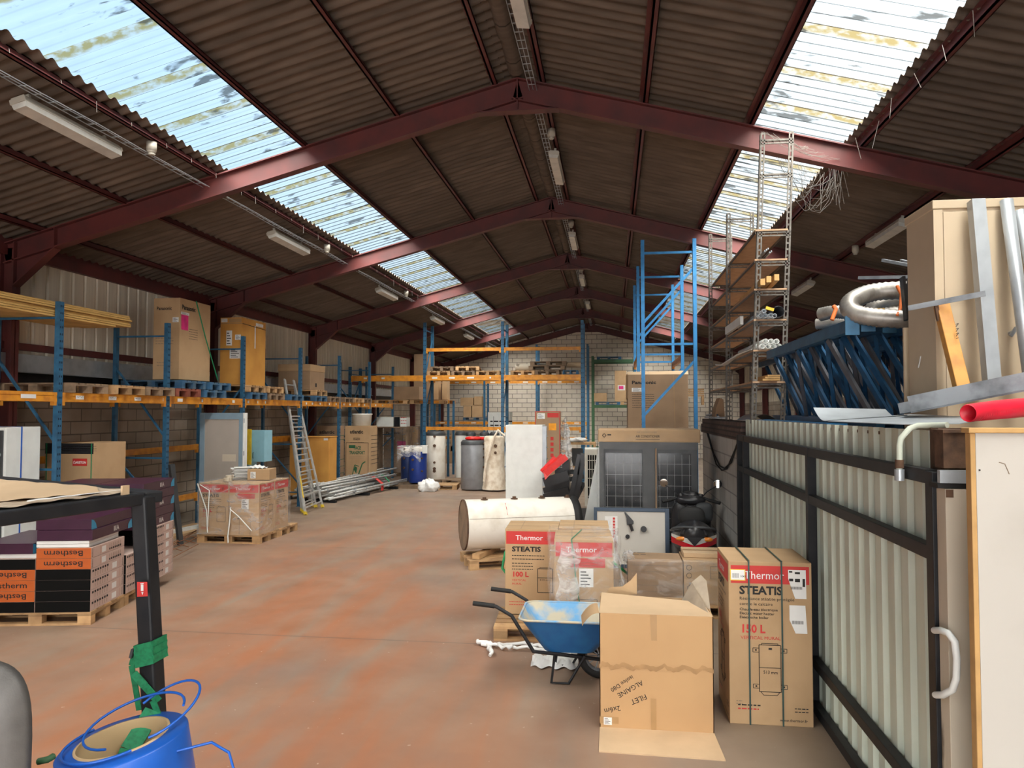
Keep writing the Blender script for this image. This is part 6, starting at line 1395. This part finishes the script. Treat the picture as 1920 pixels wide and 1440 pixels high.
b=MB(); d_=(c_-a).normalized(); b.bar(a,c_,.16,.004); b.bar(a+Vector((0,-.08,.05)),c_+Vector((0,-.08,.05)),.004,.10); b.bar(a+Vector((0,.08,.03)),c_+Vector((0,.08,.03)),.004,.06)
one('steel_gutter',b,'galv_dull','long grey steel channel rising to the right over the platform','channel')
# red corrugated hose
t=thing('red_conduit','bright red ribbed conduit lying on the platform end','conduit',(0,0,0)); a=AY(1815,775,3.9); c_=AY(1985,762,4.35)
pts=[a.lerp(c_,i/90)+Vector((0,0,.012*math.sin(i/90*PI))) for i in range(91)]; rr=.043
sub(t,'tube','red_plastic',lambda b:b.tube(pts,rr,22,rf=lambda i:rr+(.0018 if i%2 else -.0012)))
bb=[o for o in t.children][-1].data
import bmesh
bm=bmesh.new(); bm.from_mesh(bb); bmesh.ops.delete(bm,geom=[f for f in bm.faces if len(f.verts)>4],context='FACES'); bm.to_mesh(bb); bm.free()
sub(t,'inner_wall','red_plastic',lambda b:b.pipe(a,a.lerp(c_,.9),rr-.0015,.002,22))
# cream cabinet
Yc=4.9; x0=AY(1753,600,Yc).x; zt=AY(1753,378,Yc).z; zb=ZD+.0; d=.42
t=thing('metal_cabinet','cream metal cabinet standing on the platform','cabinet',(x0,Yc,zb)); h=zt-zb; w=1.5
sub(t,'carcass','cream_steel',lambda b:b.box(0,w,0,d,0,h),.006)
sub(t,'top_lip','cream_steel',lambda b:b.box(-.008,w,-.02,d+.01,h-.05,h+.004),.004)
sub(t,'side_frame','cream_steel',lambda b:b.box(-.004,.05,-.018,-.001,0,h-.055))
sub(t,'door','cream_steel',lambda b:b.box(.055,.60,-.014,-.001,.02,h-.07),.003); sub(t,'door','cream_steel',lambda b:b.box(.605,1.3,-.014,-.001,.02,h-.07),.003)
sub(t,'knob','galv_dull',lambda b:(b.cyl((.42,-.014,.62),(.42,-.05,.62),.012,10),b.bar((.405,-.05,.60),(.44,-.05,.65),.015,.02)))
sub(t,'chipped_spot','white_label',lambda b:b.tube([(-.0095,.2,.5),(-.0095,.22,.46),(-.0095,.24,.43)],.004,4))
# profiles leaning against the cabinet
def lean(name,pxa,pxb,Ya,Yb,w_,dp,m,label,cat,round_=False,cap=False):
    a=AY(*pxa,Ya); c_=AY(*pxb,Yb); b=MB()
    if round_: b.pipe(a,c_,w_,.003,20)
    else: b.bar(a,c_,w_,dp,up=(0,1,0))
    return one(name,b,m,label,cat)
lean('galvanised_channel',(1862,742),(1830,376),4.66,4.79,.075,.07,'galv','shiny galvanised channel leaning on the cream cabinet','channel')
b=MB(); a=AY(1848,550,4.60); c_=AY(1703,578,4.84); b.bar(a,c_,.008,.032,up=(0,0,1)); a2=AY(1846,520,4.62); one('flat_bar',b,'galv_dull','narrow flat bar across the cabinet corner','bar')
lean('metal_tube',(1935,735),(1887,376),4.62,4.83,.036,0,'galv','round shiny tube leaning on the cabinet, left of two','tube',True)
lean('metal_tube',(1975,735),(1912,395),4.68,4.84,.030,0,'galv','thinner round tube at the right border, leaning on the cabinet','tube',True)
t=thing('orange_beam_piece','short orange steel beam propped on the cabinet','beam',(0,0,0)); a=AY(1806,738,4.60); c_=AY(1765,572,4.80)
sub(t,'beam_web','orange_beam' if 'orange_beam' in _m else (mat('orange_beam',(.66,.32,.07),.5,0,.15,8,c2=(.45,.2,.05)) and 'orange_beam'),lambda b:b.bar(a,c_,.075,.06,up=(0,1,0)),.004)
sub(t,'end_hook','rust',lambda b:b.bar(c_-Vector((0.03,.035,.10)),c_-Vector((.045,.035,.0)),.02,.02)); b=MB(); q_=a.lerp(c_,.6); dd=(c_-a).normalized(); [b.bar(q_+Vector((.015,-.047,.014*j)),q_+Vector((.03,-.047,.014*j+.012*(j%2)))+dd*.006,.002,.003) for j in range(7)]; b.build('handwriting','ink',t)
b=MB(); b.box(AY(1691,0,5.3).x,AY(1708,0,5.3).x,5.38,5.40,ZD,AY(1700,612,5.3).z); one('grey_board',b,'cream_steel','grey board standing behind the cream cabinet','board')
# ---- stored rack frames leaning on their side, running into the depth
R=random.Random(31)
n=15
for i in range(n):
    xb=1.98+i*.105; ya=5.85+R.uniform(-.1,.45)+(.0 if i<4 else .1); L_=(3.0 if i<3 else 5.0)+R.uniform(-.1,.1); hh=.84-.002*i+R.uniform(-.05,.03); ln=-.22+R.uniform(-.03,.03)
    if i==0: xb,ya,hh,ln=1.95,5.80,.78,-.19
    near=i<5
    t=thing('rack_upright_frame',['first blue rack frame on its side next to the shelving, nearest the hall','second blue rack frame on its side behind the first','third blue rack frame on its side with tan end plate','fourth blue rack frame lying on its side','fifth blue rack frame lying on its side'][i] if i<5 else 'blue rack frame lying on its side deep in the stack','rack frame',(xb,ya,ZD),0,'rack frames stacked on their side' if i>=5 else 'rack frames stacked on their side')
    for (dx,z) in((0,.05),(ln,hh)): sub(t,'post','frame_blue_shaded' if i else 'rack_blue',lambda b:b.box(dx-.03,dx+.03,0,L_,z-.045,z+.045))
    sub(t,'foot_plate','ply' if i==2 else 'rack_blue',lambda b:b.box(ln-.05,ln+.05,-.02,.0-.001,hh-.07,hh+.07))
    k=0; y=.15
    while y<L_-.5:
        zz=[(0,.09),(ln,hh-.05)] if k%2==0 else [(ln,hh-.05),(0,.09)]
        sub(t,'brace','frame_blue_shaded' if (k+i)%3 else 'brace_grey',lambda b:b.bar((zz[0][0],y,zz[0][1]),(zz[1][0],y+.45,zz[1][1]),.03,.04)); y+=.5; k+=1
b=MB(); b.box(1.68,1.84,6.2,9.1,ZD,ZD+.05); one('blue_beam',b,'bright_blue','blue beam lying on the platform under the leaning frames','beam')
# ---- flexible ducts
mat('duct',(.36,.34,.31),.42,.55,.2,14,c2=(.22,.205,.185))
def duct(name,label,pts,r,n=150,col='duct'):
    P=[Vector(p) for p in pts]; m=len(P)
    def cr(t):
        i=min(int(t),m-2); f=t-i; p0=P[max(i-1,0)];p1=P[i];p2=P[i+1];p3=P[min(i+2,m-1)]
        return .5*((2*p1)+(-p0+p2)*f+(2*p0-5*p1+4*p2-p3)*f*f+(-p0+3*p1-3*p2+p3)*f**3)
    b=MB(); b.tube([cr(k*(m-1)/n*.9999) for k in range(n+1)],r,18,rf=lambda k:r*(1.0 if k%2 else .90)); t=thing(name,label,'duct',(0,0,0)); b.build('hose',col,t); return t,cr,m
zf=ZD+1.0
def dp(px,py,Y): return AY(px,py,Y)
t,cr,m=duct('flexible_duct','upper silver flexible duct bent in a loop on the blue frames',[dp(1760,546,5.9),dp(1700,544,5.9),dp(1640,548,5.95),dp(1605,560,5.9),dp(1592,574,5.85),dp(1604,588,5.8),dp(1640,595,5.75),dp(1700,599,5.7),dp(1760,600,5.7)],.070,84)
sub(t,'strap','orange_strap',lambda b:b.tube([dp(1682,536,5.75),dp(1690,552,5.72),dp(1688,580,5.7),dp(1682,592,5.65)],.012,6))
t,cr,m=duct('flexible_duct','inner silver flexible duct curled inside the upper loop',[dp(1760,552,6.3),dp(1700,560,6.25),dp(1660,566,6.2),dp(1638,576,6.2),dp(1645,586,6.2),dp(1690,588,6.2),dp(1760,590,6.2)],.062,70)
t,cr,m=duct('flexible_duct','lower silver flexible duct lying left on the blue frames',[dp(1538,590,6.7),dp(1565,585,6.6),dp(1600,588,6.55),dp(1660,592,6.5),dp(1720,596,6.5)],.058,56)
sub(t,'strap','orange_strap',lambda b:b.tube([dp(1563,574,6.38),dp(1567,580,6.36),dp(1560,600,6.34)],.018,6))
t,cr,m=duct('flexible_duct','lowest silver flexible duct peeking above the frame tops',[dp(1530,608,6.95),dp(1580,604,6.85),dp(1640,606,6.8),dp(1700,608,6.8)],.05,50)
b=MB(); b.add([dp(1700,522,5.6),dp(1712,515,5.6),dp(1712,605,5.5),dp(1696,585,5.5)],[(0,1,2,3)]); b.bar(dp(1692,520,5.55),dp(1700,600,5.5),.02,.05); b.box(dp(1705,0,5.6).x,dp(1720,0,5.6).x,5.4,5.6,ZD,ZD+.95)
one('black_stand',b,'black_plastic','black sheet and bracket between the ducts and the cabinet','stand')
b=MB(); b.bar(dp(1611,521,6.6),dp(1712,519,6.2),.03,.025); one('grey_bar',b,'galv_dull','horizontal grey bar sticking out above the ducts','bar')
b=MB(); b.bar(dp(1655,488,6.9),dp(1720,500,6.5),.025,.025); one('grey_bar',b,'galv_dull','upper left thin bar sticking out beside the cabinet','bar')
b=MB(); b.bar(dp(1690,489,6.9),dp(1725,497,6.5),.025,.025); one('grey_bar',b,'galv_dull','upper right thin bar sticking out beside the cabinet','bar')
for i in range(3): pass
b=MB(); b.box(3.0,4.1,6.9,7.5,ZD,ZD+1.35); b.box(3.35,3.45,6.5,7.6,ZD+1.35,ZD+1.6); one('storage_crate',b,'black_plastic','dark crate holding the bars behind the cabinet','crate')
# ---- dexion shelving
t=thing('angle_shelving','tall grey slotted angle shelving with chipboard shelves','shelving',(0,0,0))
def angle(p0,p1,m='dexion',s=.052,inx=1,iny=1,name='upright'):
    b=MB(); p0=Vector(p0);p1=Vector(p1); L_=(p1-p0).length; n=int(L_/.075); d=(p1-p0)/L_
    # slotted strips: two thin rails with rungs leave real slots
    for (ax,oth) in((Vector((inx,0,0)),Vector((0,iny,0))),(Vector((0,iny,0)),Vector((inx,0,0)))):
        if abs(d.z)<.5:
            if abs(d.x)>.5: ax=Vector((0,0,-1)) if ax.x else Vector((0,iny,0))
            else: ax=Vector((0,0,-1)) if ax.y else Vector((inx,0,0))
        for o in(.006,s-.008): b.bar(p0+ax*o,p1+ax*o,.016,.016) 
        for i in range(n+1): c=p0+d*(L_*i/n); b.bar(c+ax*.004,c+ax*(s-.004),.022,.003) if abs(d.z)<.5 else b.bar(c+ax*.004,c+ax*(s-.004),.004,.024)
    return b.build(name,m,t)
XS0,XS1=1.66,2.04
YS=[9.3,11.3,13.2]
tops=[5.75,5.30,5.44]; ln=[.15,.04,.02]
for i,y in enumerate(YS):
    for j,x in enumerate((XS0,XS1)):
        angle((x,y,ZD),(x+ln[i],y,tops[i]),inx=1 if j==0 else -1)
    for z in [2.70,3.08,3.45,3.82,4.18,4.54,tops[i]-.08]+([5.25] if i==0 else []):
        if z<tops[i]: f=(z-ZD)/(tops[i]-ZD)*ln[i]; angle((XS0+f,y,z),(XS1+f,y,z),name='cross_angle')
shz=[2.71,3.09,3.46,3.83,4.19,4.55]
for k,z in enumerate(shz):
    for (ya,yb) in((YS[0]-.02,YS[1]+.02),(YS[1]+.02,YS[2]+.03)):
        f=(z-ZD)/3.5*.1; sub(t,'shelf','chipboard',lambda b:b.box(XS0+.0+f,XS1+f,ya,yb,z+.002,z+.022))
        for x in(XS0+f,XS1+f-.01): sub(t,'edge_angle','dexion',lambda b:b.box(x,x+.004,ya,yb,z-.03,z+.0015))
# goods on shelves
def tubes(name,lab,n,x,z,r,y0,y1,m,seed,spread=.2,cat='tube'):
    R=random.Random(seed)
    for i in range(n):
        b=MB(); xx=x+(i%4)*r*2.1+(i//4)*r; zz=z+r+(i//4)*r*1.8; b.pipe((0,0,0),(0,y1-y0+R.uniform(-.2,.2),0),r,r*.18,12); one(name,b,m,lab,cat,(xx,y0+R.uniform(-.08,.05),zz),R.uniform(-.02,.02),lab.split(',')[0])
tubes('plastic_pipe','pale pipes on the fourth shelf up with their round ends showing',7,XS0+.12,3.115,.032,9.2,10.8,'white_enamel',3)
b=MB(); b.pipe((XS1-.07,9.22,3.485+.075),(XS1-.07,10.7,3.485+.075),.07,.006,22); one('black_pipe',b,'black_plastic','wide black pipe end on the shelf below the timber','pipe')
tubes('grey_pipe','grey pipes bundled beside the wide black pipe',5,XS0+.10,3.485,.026,9.16,10.5,'galv',5)
b=MB(); b.bar((XS0+.15,9.14,3.60),(XS0+.24,9.13,3.57),.035,.035); one('yellow_tape',b,'yellow','yellow tape around the pipes beside the black pipe','tape')
for i,(x,zz,w_) in enumerate([(.12,0,'left'),(.19,.03,'middle'),(.28,.05,'right')]):
    b=MB(); b.bar((XS0+x,9.14,3.91+zz),(XS0+x+.0,10.6,3.89),.055,.075); one('timber_offcut',b,'insul',f'yellow brown timber end on the upper shelf, {w_}','timber')
for i in range(5):
    b=MB(); b.bar((XS0+.14+i*.025,9.1+.03*i,4.27+.02*(i%3)),(XS0+.1+i*.02,10.5,4.225),.012,.02); one('metal_strip',b,'galv_dull','grey metal strips lying on the shelf above the timber','strip',group='grey metal strips on the shelf')
b=MB(); 
for i in range(6): b.tube([(XS0+.03+i*.012,9.4,3.13+.012*i),(XS0-.0+i*.012,10.3,3.13),(XS0-.05+i*.012,11.4,3.06),(XS0-.05+i*.01,12.0,3.10)],.011,6)
one('flexible_conduit',b,'white_enamel','bunch of thin white conduits sagging from a lower shelf','conduit')
b=MB(); b.box(XS0-.02,XS0+.02,9.9,11.2,3.49,3.60); one('white_profile',b,'white_enamel','white flat profile on the shelf left of the pipes','profile')
b=MB(); 
for i in range(3): b.box(XS0+.1+i*.03,XS0+.3,9.12,10.1,2.735+i*.024,2.755+i*.024)
one('wood_strips',b,'insul','small pile of wood strips on the lowest shelf','timber')
b=MB(); b.grid(lambda u,v:(XS0-.0+.33*u,9.4+1.0*v,ZD+.03+.08*math.sin(u*PI)),10,6); one('bent_plate',b,'galv','bent pale metal plate under the shelving','metal sheet')
b=MB(); b.prism([(1.64,ZD+.03),(1.80,ZD+.03),(1.78,ZD+.34),(1.72,ZD+.36),(1.66,ZD+.2)],12.4,12.8,1); one('card_offcut',b,'card_dark','dark cardboard offcut on the brick wall top','cardboard')
b=MB(); b.box(1.62,1.83,12.3,13.6,ZD+.03,ZD+.06); b.tube([(1.64,12.0,ZD+.06),(1.7,12.6,ZD+.10),(1.64,13.4,ZD+.08)],.02,6); one('loose_offcuts',b,'galv_dull','grey offcuts lying on the far brick wall top','offcuts')
b=MB(); a=[AY(1328,808,11.9),AY(1335,845,11.3),AY(1352,862,10.6),AY(1365,858,10.2),AY(1378,830,9.85)]
for p_ in a: p_.x=min(p_.x,1.60)
b.tube([(1.60,y,z) for y,z in((13.0,2.0),(12.3,1.70),(11.6,1.55),(11.1,1.55),(10.5,1.68),(10.0,1.95))],.012,8); b.tube([(1.60,y,z) for y,z in((13.1,2.0),(12.0,1.55),(11.4,1.50),(10.9,1.56),(10.1,1.9))],.010,8)
one('hanging_cable',b,'black_rubber','grey black cable sagging on the block wall above the scooter','cable')
